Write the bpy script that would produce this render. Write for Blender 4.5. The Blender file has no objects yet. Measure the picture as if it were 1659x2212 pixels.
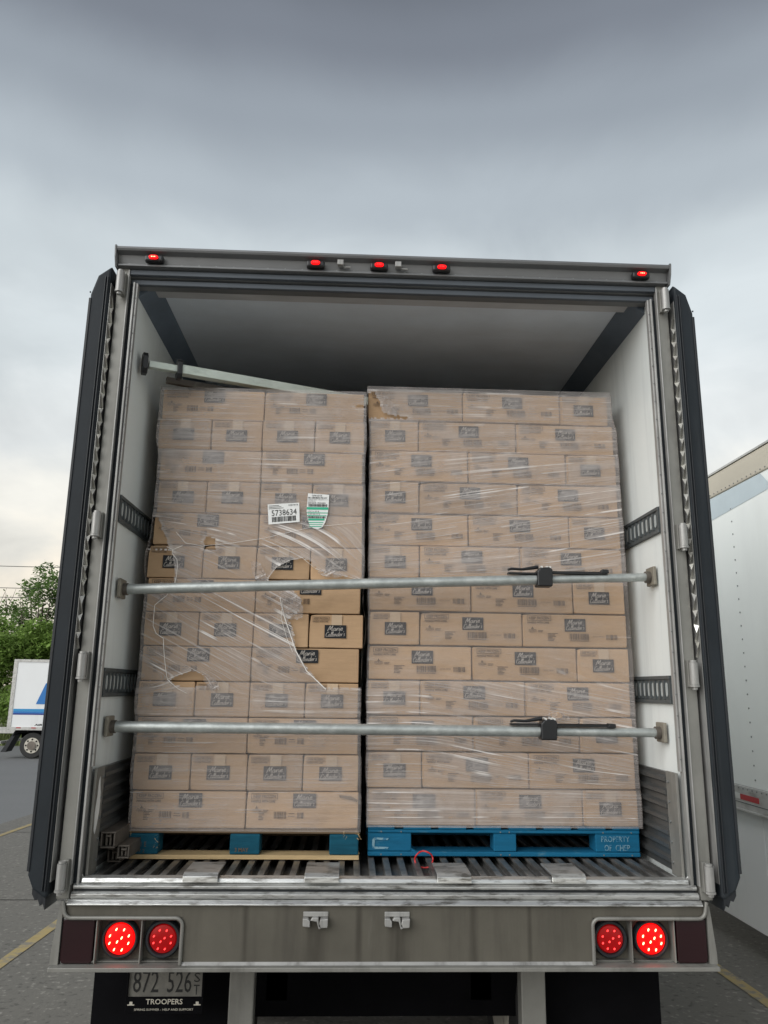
import bpy, bmesh, math, random
from mathutils import Vector, Matrix, noise
rnd = random.Random(7)
sc = bpy.context.scene
COL = sc.collection

# ------------------------------------------------------------------ camera
yaw, pitch, roll = .039, .226, .013
F = Vector((math.sin(yaw)*math.cos(pitch), math.cos(yaw)*math.cos(pitch), math.sin(pitch)))
R0 = Vector((math.cos(yaw), -math.sin(yaw), 0)); U0 = R0.cross(F)
Rr = R0*math.cos(roll)+U0*math.sin(roll); Uu = -R0*math.sin(roll)+U0*math.cos(roll)
cam_d = bpy.data.cameras.new('camera'); cam = bpy.data.objects.new('camera', cam_d); COL.objects.link(cam)
M3 = Matrix((Rr, Uu, -F)).transposed().to_4x4(); M3.translation = Vector((-.17, -3.262, 2.106))
cam.matrix_world = M3
cam_d.sensor_fit = 'VERTICAL'; cam_d.sensor_height = 24; cam_d.sensor_width = 18; cam_d.lens = 24*1650/2212
cam_d.clip_end = 1500; cam_d.clip_start = .05
sc.camera = cam

# ------------------------------------------------------------------ sky
world = bpy.data.worlds.new('World'); sc.world = world; world.use_nodes = True
SUN_EL, SUN_AZ = math.radians(31), math.radians(228)      # compass: 0 = +Y, clockwise; the bright part of the cloud is behind the viewer
def build_world():
    nt = world.node_tree; N = nt.nodes; L = nt.links; N.clear()
    out = N.new('ShaderNodeOutputWorld'); bg = N.new('ShaderNodeBackground'); L.new(bg.outputs[0], out.inputs[0])
    sky = N.new('ShaderNodeTexSky'); sky.sky_type = 'NISHITA'; sky.sun_disc = False
    sky.sun_elevation = SUN_EL; sky.sun_rotation = SUN_AZ; sky.air_density = 1.5; sky.dust_density = 4
    tc = N.new('ShaderNodeTexCoord'); sep = N.new('ShaderNodeSeparateXYZ'); L.new(tc.outputs['Generated'], sep.inputs[0])
    # cloud deck: brightness by elevation
    ramp = N.new('ShaderNodeValToRGB'); cr = ramp.color_ramp; cr.interpolation = 'EASE'
    stops = [(0.0, (.56, .50, .41)), (.10, (.70, .645, .555)), (.20, (.665, .655, .61)), (.30, (.58, .605, .61)), (.42, (.52, .565, .585)), (.50, (.44, .485, .51)),
             (.57, (.335, .375, .41)), (.64, (.235, .265, .30)), (.70, (.152, .170, .20)), (.76, (.105, .117, .14)), (1.0, (.10, .11, .132))]
    while len(cr.elements) < len(stops): cr.elements.new(.5)
    for e, (p, c) in zip(cr.elements, stops): e.position = p; e.color = (*c, 1)
    # soft cloud relief on a plane overhead
    mx = N.new('ShaderNodeMath'); mx.operation = 'MAXIMUM'; L.new(sep.outputs[2], mx.inputs[0]); mx.inputs[1].default_value = 0
    ad = N.new('ShaderNodeMath'); ad.operation = 'ADD'; L.new(mx.outputs[0], ad.inputs[0]); ad.inputs[1].default_value = .55
    vd = N.new('ShaderNodeVectorMath'); vd.operation = 'DIVIDE'; L.new(tc.outputs['Generated'], vd.inputs[0])
    cmb = N.new('ShaderNodeCombineXYZ')
    for i in range(3): L.new(ad.outputs[0], cmb.inputs[i])
    L.new(cmb.outputs[0], vd.inputs[1])
    nz = N.new('ShaderNodeTexNoise'); nz.inputs['Scale'].default_value = 3.6; nz.inputs['Detail'].default_value = 6; nz.inputs['Roughness'].default_value = .52
    nz.inputs['Distortion'].default_value = .35
    L.new(vd.outputs[0], nz.inputs['Vector'])
    r2 = N.new('ShaderNodeMapRange'); r2.inputs[1].default_value = .32; r2.inputs[2].default_value = .68; r2.inputs[3].default_value = -.045; r2.inputs[4].default_value = .045
    L.new(nz.outputs[0], r2.inputs[0])
    fl = N.new('ShaderNodeMapRange'); fl.inputs[1].default_value = .15; fl.inputs[2].default_value = .62; fl.inputs[3].default_value = 1.4; fl.inputs[4].default_value = .18
    L.new(mx.outputs[0], fl.inputs[0]); ml = N.new('ShaderNodeMath'); ml.operation = 'MULTIPLY'; L.new(r2.outputs[0], ml.inputs[0]); L.new(fl.outputs[0], ml.inputs[1])
    # push the elevation up and down with the noise, so the gradient follows the cloud
    sh = N.new('ShaderNodeMath'); sh.operation = 'SUBTRACT'; L.new(mx.outputs[0], sh.inputs[0]); L.new(ml.outputs[0], sh.inputs[1])
    L.new(sh.outputs[0], ramp.inputs[0])
    r3 = N.new('ShaderNodeMapRange'); r3.inputs[1].default_value = .35; r3.inputs[2].default_value = .62; r3.inputs[3].default_value = -.16; r3.inputs[4].default_value = .05
    L.new(nz.outputs[0], r3.inputs[0])
    m3 = N.new('ShaderNodeMath'); m3.operation = 'MULTIPLY_ADD'; L.new(r3.outputs[0], m3.inputs[0]); L.new(fl.outputs[0], m3.inputs[1]); m3.inputs[2].default_value = 1.0
    mul = N.new('ShaderNodeVectorMath'); mul.operation = 'SCALE'; L.new(ramp.outputs[0], mul.inputs[0]); L.new(m3.outputs[0], mul.inputs['Scale'])
    s5 = N.new('ShaderNodeVectorMath'); s5.operation = 'SCALE'; L.new(sky.outputs[0], s5.inputs[0]); s5.inputs['Scale'].default_value = .05
    mix = N.new('ShaderNodeMixRGB'); mix.inputs[0].default_value = .94
    L.new(s5.outputs[0], mix.inputs[1]); L.new(mul.outputs[0], mix.inputs[2])
    L.new(mix.outputs[0], bg.inputs[0]); bg.inputs[1].default_value = 1.0
build_world()
sun_d = bpy.data.lights.new('sun', 'SUN'); sun = bpy.data.objects.new('sun', sun_d); COL.objects.link(sun)
sun_d.energy = 1.8; sun_d.angle = math.radians(60); sun_d.color = (1, .985, .965)
sd = Vector((math.sin(SUN_AZ)*math.cos(SUN_EL), math.cos(SUN_AZ)*math.cos(SUN_EL), math.sin(SUN_EL)))
sun.rotation_euler = (-sd).to_track_quat('-Z', 'Y').to_euler(); sun.location = sd*40
sc.view_settings.view_transform = 'Standard'; sc.view_settings.look = 'None'
sc.view_settings.exposure = 0.55; sc.view_settings.gamma = 1; sc.view_settings.use_curve_mapping = False

# ------------------------------------------------------------------ helpers
class MB:
    def __init__(s): s.v = []; s.f = []
    def add(s, vs, fs):
        o = len(s.v); s.v += [tuple(v) for v in vs]; s.f += [tuple(i+o for i in f) for f in fs]; return s
    def box(s, x0, x1, y0, y1, z0, z1):
        if x0 > x1: x0, x1 = x1, x0
        return s.add([(x0,y0,z0),(x1,y0,z0),(x1,y1,z0),(x0,y1,z0),(x0,y0,z1),(x1,y0,z1),(x1,y1,z1),(x0,y1,z1)],
                     [(0,3,2,1),(4,5,6,7),(0,1,5,4),(1,2,6,5),(2,3,7,6),(3,0,4,7)])
    def tube(s, p0, p1, r0, r1=None, n=16, caps=True):
        p0 = Vector(p0); p1 = Vector(p1); r1 = r0 if r1 is None else r1
        d = (p1-p0).normalized(); a = d.orthogonal().normalized(); b = d.cross(a)
        vs = [p+(a*math.cos(t)+b*math.sin(t))*r for p, r in ((p0, r0), (p1, r1)) for t in [2*math.pi*i/n for i in range(n)]]
        fs = [(i, (i+1)%n, n+(i+1)%n, n+i) for i in range(n)]
        if caps: fs += [tuple(range(n))[::-1], tuple(range(n, 2*n))]
        return s.add(vs, fs)
    def path(s, pts, r, n=8):
        pts = [Vector(p) for p in pts]; rings = []
        for i, p in enumerate(pts):
            d = (pts[min(i+1, len(pts)-1)]-pts[max(i-1, 0)]).normalized()
            a = d.cross(Vector((0, 1, .01))); a = (a if a.length > .1 else d.orthogonal()).normalized(); b = d.cross(a)
            rr = r[i] if isinstance(r, (list, tuple)) else r
            rings += [p+(a*math.cos(t)+b*math.sin(t))*rr for t in [2*math.pi*k/n for k in range(n)]]
        fs = [(i*n+k, i*n+(k+1)%n, (i+1)*n+(k+1)%n, (i+1)*n+k) for i in range(len(pts)-1) for k in range(n)]
        fs += [tuple(range(n))[::-1], tuple(range((len(pts)-1)*n, len(pts)*n))]
        return s.add(rings, fs)
    def prism(s, poly, ax, a, b):
        """poly in the two other axes (in x,y,z order), extruded along ax from a to b"""
        def pt(p, t): q = list(p); q.insert(ax, t); return tuple(q)
        n = len(poly)
        return s.add([pt(p, a) for p in poly]+[pt(p, b) for p in poly],
                     [(i, (i+1)%n, n+(i+1)%n, n+i) for i in range(n)]+[tuple(range(n))[::-1], tuple(range(n, 2*n))])
    def mesh(s, name, m):
        me = bpy.data.meshes.new(name); me.from_pydata(s.v, [], s.f)
        bm = bmesh.new(); bm.from_mesh(me); bmesh.ops.recalc_face_normals(bm, faces=bm.faces); bm.to_mesh(me); bm.free()
        me.materials.append(m); return me
    def build(s, name, m, parent=None, bev=0, smooth=False, loc=None):
        return link(name, s.mesh(name, m), parent, bev, smooth, loc)
def link(name, me, parent=None, bev=0, smooth=False, loc=None):
    o = bpy.data.objects.new(name, me); COL.objects.link(o); o.parent = parent
    if loc is not None: o.location = loc
    if smooth:
        for p in me.polygons: p.use_smooth = True
        me.set_sharp_from_angle(angle=math.radians(38))
    if bev:
        b = o.modifiers.new('bevel', 'BEVEL'); b.width = bev; b.segments = 2; b.limit_method = 'ANGLE'; b.angle_limit = math.radians(40)
    return o
def tag(o, label=None, cat=None, group=None, kind=None):
    if label: o['label'] = label
    if cat: o['category'] = cat
    if group: o['group'] = group
    if kind: o['kind'] = kind
    return o
def empty(name, loc=(0, 0, 0), rz=0):
    o = bpy.data.objects.new(name, None); COL.objects.link(o); o.location = loc; o.rotation_euler.z = rz; o.empty_display_size = .1; return o
def copy_tree(o, parent=None):
    c = o.copy(); COL.objects.link(c); c.parent = parent
    for ch in [k for k in KIDS.get(o, [])]: copy_tree(ch, c)
    return c
KIDS = {}
def kids_of(root):
    KIDS.clear()
    for o in bpy.data.objects:
        if o.parent: KIDS.setdefault(o.parent, []).append(o)

# ------------------------------------------------------------------ materials
def mat(name, col, rough=.6, metal=0, var=.0, vscale=6, bump=0, bscale=60, streak=None, stretch=(1,1,1), spots=None, emit=None, spec=.5, objrand=0):
    m = bpy.data.materials.new(name); m.use_nodes = True; nt = m.node_tree; N = nt.nodes; L = nt.links
    b = N['Principled BSDF']; b.inputs['Base Color'].default_value = (*col, 1); b.inputs['Roughness'].default_value = rough
    b.inputs['Metallic'].default_value = metal; b.inputs['Specular IOR Level'].default_value = spec
    tc = N.new('ShaderNodeTexCoord'); cur = None
    def noise_(scale, detail=5, st=(1,1,1), rough_=.6):
        mp = N.new('ShaderNodeMapping'); mp.inputs['Scale'].default_value = st; L.new(tc.outputs['Object'], mp.inputs[0])
        n = N.new('ShaderNodeTexNoise'); n.inputs['Scale'].default_value = scale; n.inputs['Detail'].default_value = detail; n.inputs['Roughness'].default_value = rough_
        L.new(mp.outputs[0], n.inputs['Vector']); return n
    rgb = N.new('ShaderNodeRGB'); rgb.outputs[0].default_value = (*col, 1); cur = rgb.outputs[0]
    if var:
        n = noise_(vscale, 6, stretch); r = N.new('ShaderNodeMapRange'); r.inputs[1].default_value = .25; r.inputs[2].default_value = .75
        r.inputs[3].default_value = 1-var; r.inputs[4].default_value = 1+var; L.new(n.outputs[0], r.inputs[0])
        s = N.new('ShaderNodeVectorMath'); s.operation = 'SCALE'; L.new(cur, s.inputs[0]); L.new(r.outputs[0], s.inputs['Scale']); cur = s.outputs[0]
    if objrand:
        oi = N.new('ShaderNodeObjectInfo'); r = N.new('ShaderNodeMapRange'); r.inputs[3].default_value = 1-objrand; r.inputs[4].default_value = 1+objrand
        L.new(oi.outputs['Random'], r.inputs[0]); s = N.new('ShaderNodeVectorMath'); s.operation = 'SCALE'; L.new(cur, s.inputs[0]); L.new(r.outputs[0], s.inputs['Scale']); cur = s.outputs[0]
    for lay in ([streak] if streak else [])+([spots] if spots else []):
        c2, sc_, st, lo, hi, amt = lay
        n = noise_(sc_, 7, st, .65); r = N.new('ShaderNodeMapRange'); r.inputs[1].default_value = lo; r.inputs[2].default_value = hi; r.inputs[4].default_value = amt
        L.new(n.outputs[0], r.inputs[0]); mx = N.new('ShaderNodeMixRGB'); L.new(r.outputs[0], mx.inputs[0]); L.new(cur, mx.inputs[1]); mx.inputs[2].default_value = (*c2, 1); cur = mx.outputs[0]
    L.new(cur, b.inputs['Base Color'])
    if bump:
        n = noise_(bscale, 4, stretch); bp_ = N.new('ShaderNodeBump'); bp_.inputs['Strength'].default_value = bump; bp_.inputs['Distance'].default_value = .004
        L.new(n.outputs[0], bp_.inputs['Height']); L.new(bp_.outputs[0], b.inputs['Normal'])
    if emit: b.inputs['Emission Color'].default_value = (*emit[0], 1); b.inputs['Emission Strength'].default_value = emit[1]
    return m
DIRT = (.055, .05, .042)
M = {
 'card': mat('cardboard', (.49, .33, .20), .85, var=.07, vscale=9, bump=.25, bscale=40, stretch=(1,1,8), objrand=.13, spots=((.36,.24,.14), 5, (1,1,1.5), .56, .75, .5), spec=.2),
 'ink': mat('printed_ink', (.13, .095, .07), .8, spec=.2, var=.2, vscale=40),
 'logo': mat('printed_black_panel', (.012, .014, .018), .6, spec=.3, var=.1),
 'script': mat('printed_script', (.40, .37, .34), .7, spec=.2),
 'tape': mat('packing_tape', (.55, .41, .28), .4, var=.05, spec=.5),
 'label': mat('white_label_paper', (.80, .81, .80), .45, var=.03, bump=.5, bscale=14),
 'black': mat('label_ink', (.01, .01, .01), .6),
 'green': mat('green_label_band', (.02, .42, .25), .5),
 'mint': mat('pale_green_label_paper', (.62, .86, .74), .45),
 'hgask': mat('dusty_header_rubber', (.085, .10, .12), .6, var=.2, vscale=6, stretch=(.3,1,1)),
 'head': mat('dark_header_steel', (.165, .17, .175), .45, .3, var=.2, vscale=5, stretch=(.3,1,1), bump=.1, spots=((.22,.225,.23), 9, (.3,1,1), .55, .7, .5)),
 'post': mat('weathered_steel_frame', (.245, .243, .225), .5, .35, var=.16, vscale=5, bump=.15, bscale=30, streak=(DIRT, 9, (1,1,.12), .5, .75, .55), spots=((.36,.35,.32), 14, (1,1,.3), .62, .7, .35)),
 'sillface': mat('dirty_sill_steel', (.118, .110, .090), .55, .3, var=.22, vscale=2.5, bump=.12, bscale=25, streak=(DIRT, 7, (1,1,.10), .47, .75, .7), spots=((.20,.195,.175), 9, (1,1,.2), .6, .72, .35)),
 'alu': mat('worn_aluminium', (.60, .61, .60), .32, .75, var=.22, vscale=9, bump=.3, bscale=50, streak=((.10,.09,.075), 22, (.5,1,3), .50, .66, .8), stretch=(.4,1,2)),
 'alud': mat('dark_aluminium', (.30, .295, .285), .38, .6, var=.3, vscale=12, bump=.3, bscale=60, streak=((.04,.035,.03), 14, (1,.3,1), .45, .7, .7)),
 'trim': mat('pale_jamb_trim', (.38, .38, .37), .42, .35, var=.15, vscale=8, streak=(DIRT, 16, (1,1,.1), .5, .7, .5)),
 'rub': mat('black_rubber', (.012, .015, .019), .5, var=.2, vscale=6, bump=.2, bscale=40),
 'rub2': mat('grey_door_rubber', (.014, .019, .024), .62, spec=.3, var=.25, vscale=4, bump=.2, bscale=30, streak=((.05,.055,.06), 9, (1,1,.06), .55, .75, .6)),
 'white': mat('white_wall_panel', (.78, .82, .81), .40, var=.04, vscale=3, bump=.08, bscale=20, streak=((.36,.39,.41), 3.2, (1,2.2,.14), .52, .80, .45)),
 'ceil': mat('grey_ceiling_panel', (.74, .80, .88), .6, var=.09, vscale=2.5, streak=((.58,.60,.63), 2.5, (.3,1,1), .42, .75, .6), bump=.08, bscale=14),
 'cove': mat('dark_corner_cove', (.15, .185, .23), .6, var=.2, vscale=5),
 'band': mat('dusty_header_board', (.44, .44, .45), .7, var=.2, vscale=7, stretch=(.3,1,1)),
 'track': mat('dark_steel_track', (.11, .125, .13), .45, .4, var=.25, vscale=15, bump=.2),
 'slot': mat('galvanised_slot', (.46, .50, .50), .5, .2, var=.2, vscale=20),
 'kick': mat('scuff_plate', (.13, .135, .135), .42, .6, var=.25, vscale=5, bump=.25, bscale=30, streak=((.28,.28,.27), 5, (1,.1,3), .55, .75, .5)),
 'galv': mat('galvanised_pipe', (.42, .45, .44), .42, .55, var=.22, vscale=22, bump=.2, bscale=50, spots=((.62,.65,.63), 18, (.6,1,1), .52, .68, .7)),
 'galvl': mat('pale_load_bar', (.56, .62, .57), .5, .3, var=.14, vscale=16, stretch=(.3,1,1), spots=((.36,.42,.37), 14, (.4,1,1), .55, .7, .6)),
 'pad': mat('bar_end_plate', (.24, .22, .18), .6, .2, var=.2, vscale=20),
 'bplas': mat('black_plastic', (.010, .011, .013), .4, var=.2, bump=.1),
 'rust': mat('worn_steel_tube', (.12, .105, .09), .6, .4, var=.3, vscale=14, bump=.4, bscale=40, streak=((.30,.28,.25), 10, (1,.2,1), .55, .7, .5)),
 'blue': mat('blue_pallet_paint', (.005, .115, .225), .75, var=.2, vscale=9, stretch=(.5,1,3), bump=.5, bscale=30, spots=((.10,.22,.28), 16, (.6,1,1.5), .60, .75, .6), spec=.25),
 'blue2': mat('worn_blue_block', (.007, .075, .12), .8, var=.3, vscale=12, stretch=(.5,1,3), bump=.6, bscale=30, spots=((.23,.19,.13), 14, (.6,1,2), .66, .74, .8), spec=.2),
 'wood': mat('bare_pine', (.50, .37, .20), .8, var=.22, vscale=6, stretch=(.6,5,8), bump=.4, bscale=20, spec=.2),
 'woodd': mat('dark_weathered_wood', (.17, .12, .075), .85, var=.3, vscale=6, stretch=(.6,5,8), spec=.2),
 'redlens': mat('dark_red_reflector', (.016, .002, .004), .35, var=.2),
 'redlit': mat('lit_red_lens', (.4, .003, .003), .35, emit=((1, .004, .006), 1.0), spec=.25),
 'redbright': mat('bright_red_lens', (.45, .003, .003), .4, emit=((1, .002, .002), .85), spec=.25),
 'reddim': mat('dim_red_lens', (.20, .003, .004), .3, emit=((1, .004, .006), .10), spec=.3),
 'led': mat('lit_diode', (1, .7, .3), .4, emit=((1, .70, .32), 3)),
 'ledred': mat('lit_red_diode', (1, .1, .1), .3, emit=((1, .03, .03), 1.6)),
 'redring': mat('red_plastic', (.55, .02, .02), .4),
 'plate': mat('licence_plate_paint', (.15, .145, .13), .5, var=.18, vscale=20, spots=((.26,.25,.22), 14, (1,1,1), .5, .65, .5)),
 'under': mat('underbody_black', (.004, .004, .005), .95, spec=.1, var=.3),
 'tyre': mat('tyre_rubber', (.025, .025, .025), .8, var=.25, bump=.3),
 'rim': mat('cream_steel_wheel', (.55, .52, .45), .5, var=.2, vscale=12, spots=((.12,.10,.08), 9, (1,1,1), .52, .7, .7)),
 'hub': mat('greasy_hub', (.16, .14, .12), .5, .4, var=.3),
 'tw': mat('white_trailer_paint', (.84, .87, .85), .28, var=.03, vscale=1.2, streak=((.62,.63,.62), 1.3, (1,1,.15), .52, .8, .4)),
 'tw2': mat('white_trailer_panel', (.78, .80, .81), .4, var=.03, vscale=1, streak=((.5,.5,.48), 1.6, (1,1,.2), .55, .8, .4)),
 'cream': mat('cream_top_rail', (.50, .46, .38), .5, var=.12, vscale=3, stretch=(1,.3,1)),
 'rail': mat('grey_bottom_rail', (.50, .50, .485), .45, .3, var=.15, vscale=6, streak=((.13,.12,.10), 8, (1,.3,1), .5, .7, .6)),
 'rtape': mat('red_reflective_tape', (.42, .03, .035), .4, var=.1),
 'wtape': mat('white_reflective_tape', (.62, .62, .60), .4, var=.1),
 'rivet': mat('rivet_heads', (.22, .23, .23), .5, .4),
 'tblue': mat('bright_blue_stripe', (.02, .17, .48), .4),
 'tcyan': mat('sky_blue_stripe', (.03, .27, .55), .4),
 'navy': mat('navy_stripe', (.01, .025, .22), .4),
 'foil': mat('crumpled_foil', (.68, .67, .62), .28, .6, var=.3, vscale=20),
 'wire': mat('power_cable', (.10, .10, .10), .6),
 'bark': mat('grey_bark', (.12, .10, .08), .9, var=.3, vscale=12),
 'pole': mat('timber_pole', (.13, .095, .065), .9, var=.2),
 'leaf': mat('leaf_green', (.28, .42, .11), .6, var=.45, vscale=1.1, objrand=.12, spec=.3),
 'leaf2': mat('pale_leaf_green', (.22, .34, .12), .55, var=.35, vscale=1.3, objrand=.1, spec=.3),
 'grass': mat('grass_blades', (.13, .17, .05), .8, var=.4, vscale=3),
}
def stains(m, xs):
    nt = m.node_tree; N = nt.nodes; L = nt.links; b = N['Principled BSDF']; src = b.inputs['Base Color'].links[0].from_socket
    tc = N.new('ShaderNodeTexCoord'); sp = N.new('ShaderNodeSeparateXYZ'); L.new(tc.outputs['Object'], sp.inputs[0]); cur = src
    mp = N.new('ShaderNodeMapping'); mp.inputs['Scale'].default_value = (40, 1, 4); L.new(tc.outputs['Object'], mp.inputs[0])
    n = N.new('ShaderNodeTexNoise'); n.inputs['Scale'].default_value = 1; n.inputs['Detail'].default_value = 5; L.new(mp.outputs[0], n.inputs['Vector'])
    for x0, w in xs:
        a = N.new('ShaderNodeMath'); a.operation = 'SUBTRACT'; L.new(sp.outputs[0], a.inputs[0]); a.inputs[1].default_value = x0
        c = N.new('ShaderNodeMath'); c.operation = 'ABSOLUTE'; L.new(a.outputs[0], c.inputs[0])
        g = N.new('ShaderNodeMapRange'); g.interpolation_type = 'SMOOTHSTEP'; g.inputs[1].default_value = 0; g.inputs[2].default_value = w; g.inputs[3].default_value = 1.1; g.inputs[4].default_value = 0; L.new(c.outputs[0], g.inputs[0])
        q = N.new('ShaderNodeMath'); q.operation = 'MULTIPLY'; L.new(g.outputs[0], q.inputs[0]); L.new(n.outputs[0], q.inputs[1])
        k = N.new('ShaderNodeMixRGB'); L.new(q.outputs[0], k.inputs[0]); L.new(cur, k.inputs[1]); k.inputs[2].default_value = (.03, .026, .02, 1); cur = k.outputs[0]
    L.new(cur, b.inputs['Base Color'])
stains(M['sillface'], ((-.287, .06), (.035, .065), (-.12, .02), (.33, .025), (.55, .015), (-.56, .02)))
def leafify(m):
    nt = m.node_tree; b = nt.nodes['Principled BSDF']; t = nt.nodes.new('ShaderNodeBsdfTranslucent'); mx = nt.nodes.new('ShaderNodeMixShader'); mx.inputs[0].default_value = .35
    src = b.inputs['Base Color'].links[0].from_socket; nt.links.new(src, t.inputs[0])
    nt.links.new(b.outputs[0], mx.inputs[1]); nt.links.new(t.outputs[0], mx.inputs[2]); nt.links.new(mx.outputs[0], nt.nodes['Material Output'].inputs[0])
leafify(M['leaf']); leafify(M['leaf2'])

def film_material():
    m = bpy.data.materials.new('stretch_film'); m.use_nodes = True; nt = m.node_tree; N = nt.nodes; L = nt.links
    p = N['Principled BSDF']; out = N['Material Output']
    p.inputs['Base Color'].default_value = (.66, .61, .58, 1); p.inputs['Roughness'].default_value = .32; p.inputs['Specular IOR Level'].default_value = .55
    uv = N.new('ShaderNodeUVMap'); uv.uv_map = 'flow'
    at = N.new('ShaderNodeAttribute'); at.attribute_name = 'dens'; at2 = N.new('ShaderNodeAttribute'); at2.attribute_name = 'crease'
    def nz(sx, sy, det, dist=0, rough=.55):
        mp = N.new('ShaderNodeMapping'); mp.inputs['Scale'].default_value = (sx, sy, 1); L.new(uv.outputs[0], mp.inputs[0])
        n = N.new('ShaderNodeTexNoise'); n.noise_dimensions = '2D'; n.inputs['Scale'].default_value = 1; n.inputs['Detail'].default_value = det
        n.inputs['Roughness'].default_value = rough; n.inputs['Distortion'].default_value = dist; L.new(mp.outputs[0], n.inputs['Vector']); return n
    def rng(src, a, b, c, d):
        r = N.new('ShaderNodeMapRange'); r.inputs[1].default_value = a; r.inputs[2].default_value = b; r.inputs[3].default_value = c; r.inputs[4].default_value = d; L.new(src, r.inputs[0]); return r.outputs[0]
    def ma(op, a, b):
        q = N.new('ShaderNodeMath'); q.operation = op
        for i, s in enumerate((a, b)):
            if isinstance(s, (int, float)): q.inputs[i].default_value = s
            else: L.new(s, q.inputs[i])
        return q.outputs[0]
    n1 = nz(1.6, 170, 3, .06, .6); n2 = nz(1.3, 26, 4, .12); n3 = nz(7, 7, 4, .2); n4 = nz(1.0, 66, 2, .10); n5 = nz(5, 4, 2, .1)
    fine = rng(n1.outputs[0], .52, .72, 0, 1); broad = rng(n2.outputs[0], .35, .68, .0, 1); cloud = rng(n3.outputs[0], .35, .7, .8, 1.15)
    strong = ma('MULTIPLY', rng(n4.outputs[0], .60, .70, 0, 1), rng(n5.outputs[0], .45, .6, 0, 1))
    base = ma('MULTIPLY', ma('ADD', .28, ma('MULTIPLY', broad, .14)), cloud)
    op = ma('MULTIPLY', base, at.outputs['Fac'])
    lines = ma('MULTIPLY', ma('ADD', ma('MULTIPLY', fine, .20), ma('MULTIPLY', strong, .55)), at2.outputs['Fac'])
    tot = N.new('ShaderNodeMath'); tot.operation = 'ADD'; tot.use_clamp = True; L.new(op, tot.inputs[0]); L.new(lines, tot.inputs[1])
    cap = ma('MINIMUM', tot.outputs[0], .88)
    h = ma('ADD', n1.outputs[0], ma('MULTIPLY', n4.outputs[0], 1.5))
    bm_ = N.new('ShaderNodeBump'); bm_.inputs['Strength'].default_value = .6; bm_.inputs['Distance'].default_value = .004; L.new(h, bm_.inputs['Height']); L.new(bm_.outputs[0], p.inputs['Normal'])
    # the folds hold several layers of film: whiter
    mxc = N.new('ShaderNodeMixRGB'); L.new(lines, mxc.inputs[0]); mxc.inputs[1].default_value = (.56, .52, .505, 1); mxc.inputs[2].default_value = (.92, .89, .86, 1)
    L.new(mxc.outputs[0], p.inputs['Base Color'])
    tr = N.new('ShaderNodeBsdfTransparent'); mx = N.new('ShaderNodeMixShader'); L.new(cap, mx.inputs[0]); L.new(tr.outputs[0], mx.inputs[1]); L.new(p.outputs[0], mx.inputs[2])
    L.new(mx.outputs[0], out.inputs[0]); return m
M['film'] = film_material()
M['strand'] = mat('gathered_film_strand', (.86, .84, .81), .35)

# ground materials
def ground_mat(name, c1, c2, scale, speck):
    m = bpy.data.materials.new(name); m.use_nodes = True; nt = m.node_tree; N = nt.nodes; L = nt.links; b = N['Principled BSDF']; b.inputs['Roughness'].default_value = .85
    tc = N.new('ShaderNodeTexCoord')
    a = N.new('ShaderNodeTexNoise'); a.inputs['Scale'].default_value = .35; a.inputs['Detail'].default_value = 8; a.inputs['Roughness'].default_value = .65; L.new(tc.outputs['Object'], a.inputs['Vector'])
    v = N.new('ShaderNodeTexNoise'); v.inputs['Scale'].default_value = scale; v.inputs['Detail'].default_value = 3; L.new(tc.outputs['Object'], v.inputs['Vector'])
    mx = N.new('ShaderNodeMixRGB'); mx.inputs[1].default_value = (*c1, 1); mx.inputs[2].default_value = (*c2, 1); L.new(a.outputs[0], mx.inputs[0])
    r = N.new('ShaderNodeMapRange'); r.inputs[1].default_value = .60; r.inputs[2].default_value = .72; L.new(v.outputs[0], r.inputs[0])
    m2 = N.new('ShaderNodeMixRGB'); L.new(r.outputs[0], m2.inputs[0]); L.new(mx.outputs[0], m2.inputs[1]); m2.inputs[2].default_value = (*speck, 1)
    r2 = N.new('ShaderNodeMapRange'); r2.inputs[1].default_value = .28; r2.inputs[2].default_value = .42; r2.inputs[3].default_value = .55; r2.inputs[4].default_value = 1; L.new(v.outputs[0], r2.inputs[0])
    s = N.new('ShaderNodeVectorMath'); s.operation = 'SCALE'; L.new(m2.outputs[0], s.inputs[0]); L.new(r2.outputs[0], s.inputs['Scale']); L.new(s.outputs[0], b.inputs['Base Color'])
    bp_ = N.new('ShaderNodeBump'); bp_.inputs['Strength'].default_value = .5; bp_.inputs['Distance'].default_value = .01; L.new(v.outputs[0], bp_.inputs['Height']); L.new(bp_.outputs[0], b.inputs['Normal'])
    return m
M['conc'] = ground_mat('yard_concrete', (.12, .116, .104), (.18, .172, .152), 22, (.28, .268, .24))
M['asph'] = ground_mat('asphalt', (.15, .155, .158), (.20, .205, .205), 60, (.20, .20, .195))
M['soil'] = ground_mat('field', (.09, .12, .04), (.16, .16, .07), 6, (.2, .2, .1))
M['line'] = mat('faded_yellow_paint', (.40, .31, .13), .8, var=.2, vscale=9, spots=((.19,.18,.16), 9, (1,1,1), .45, .6, .9))

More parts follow.
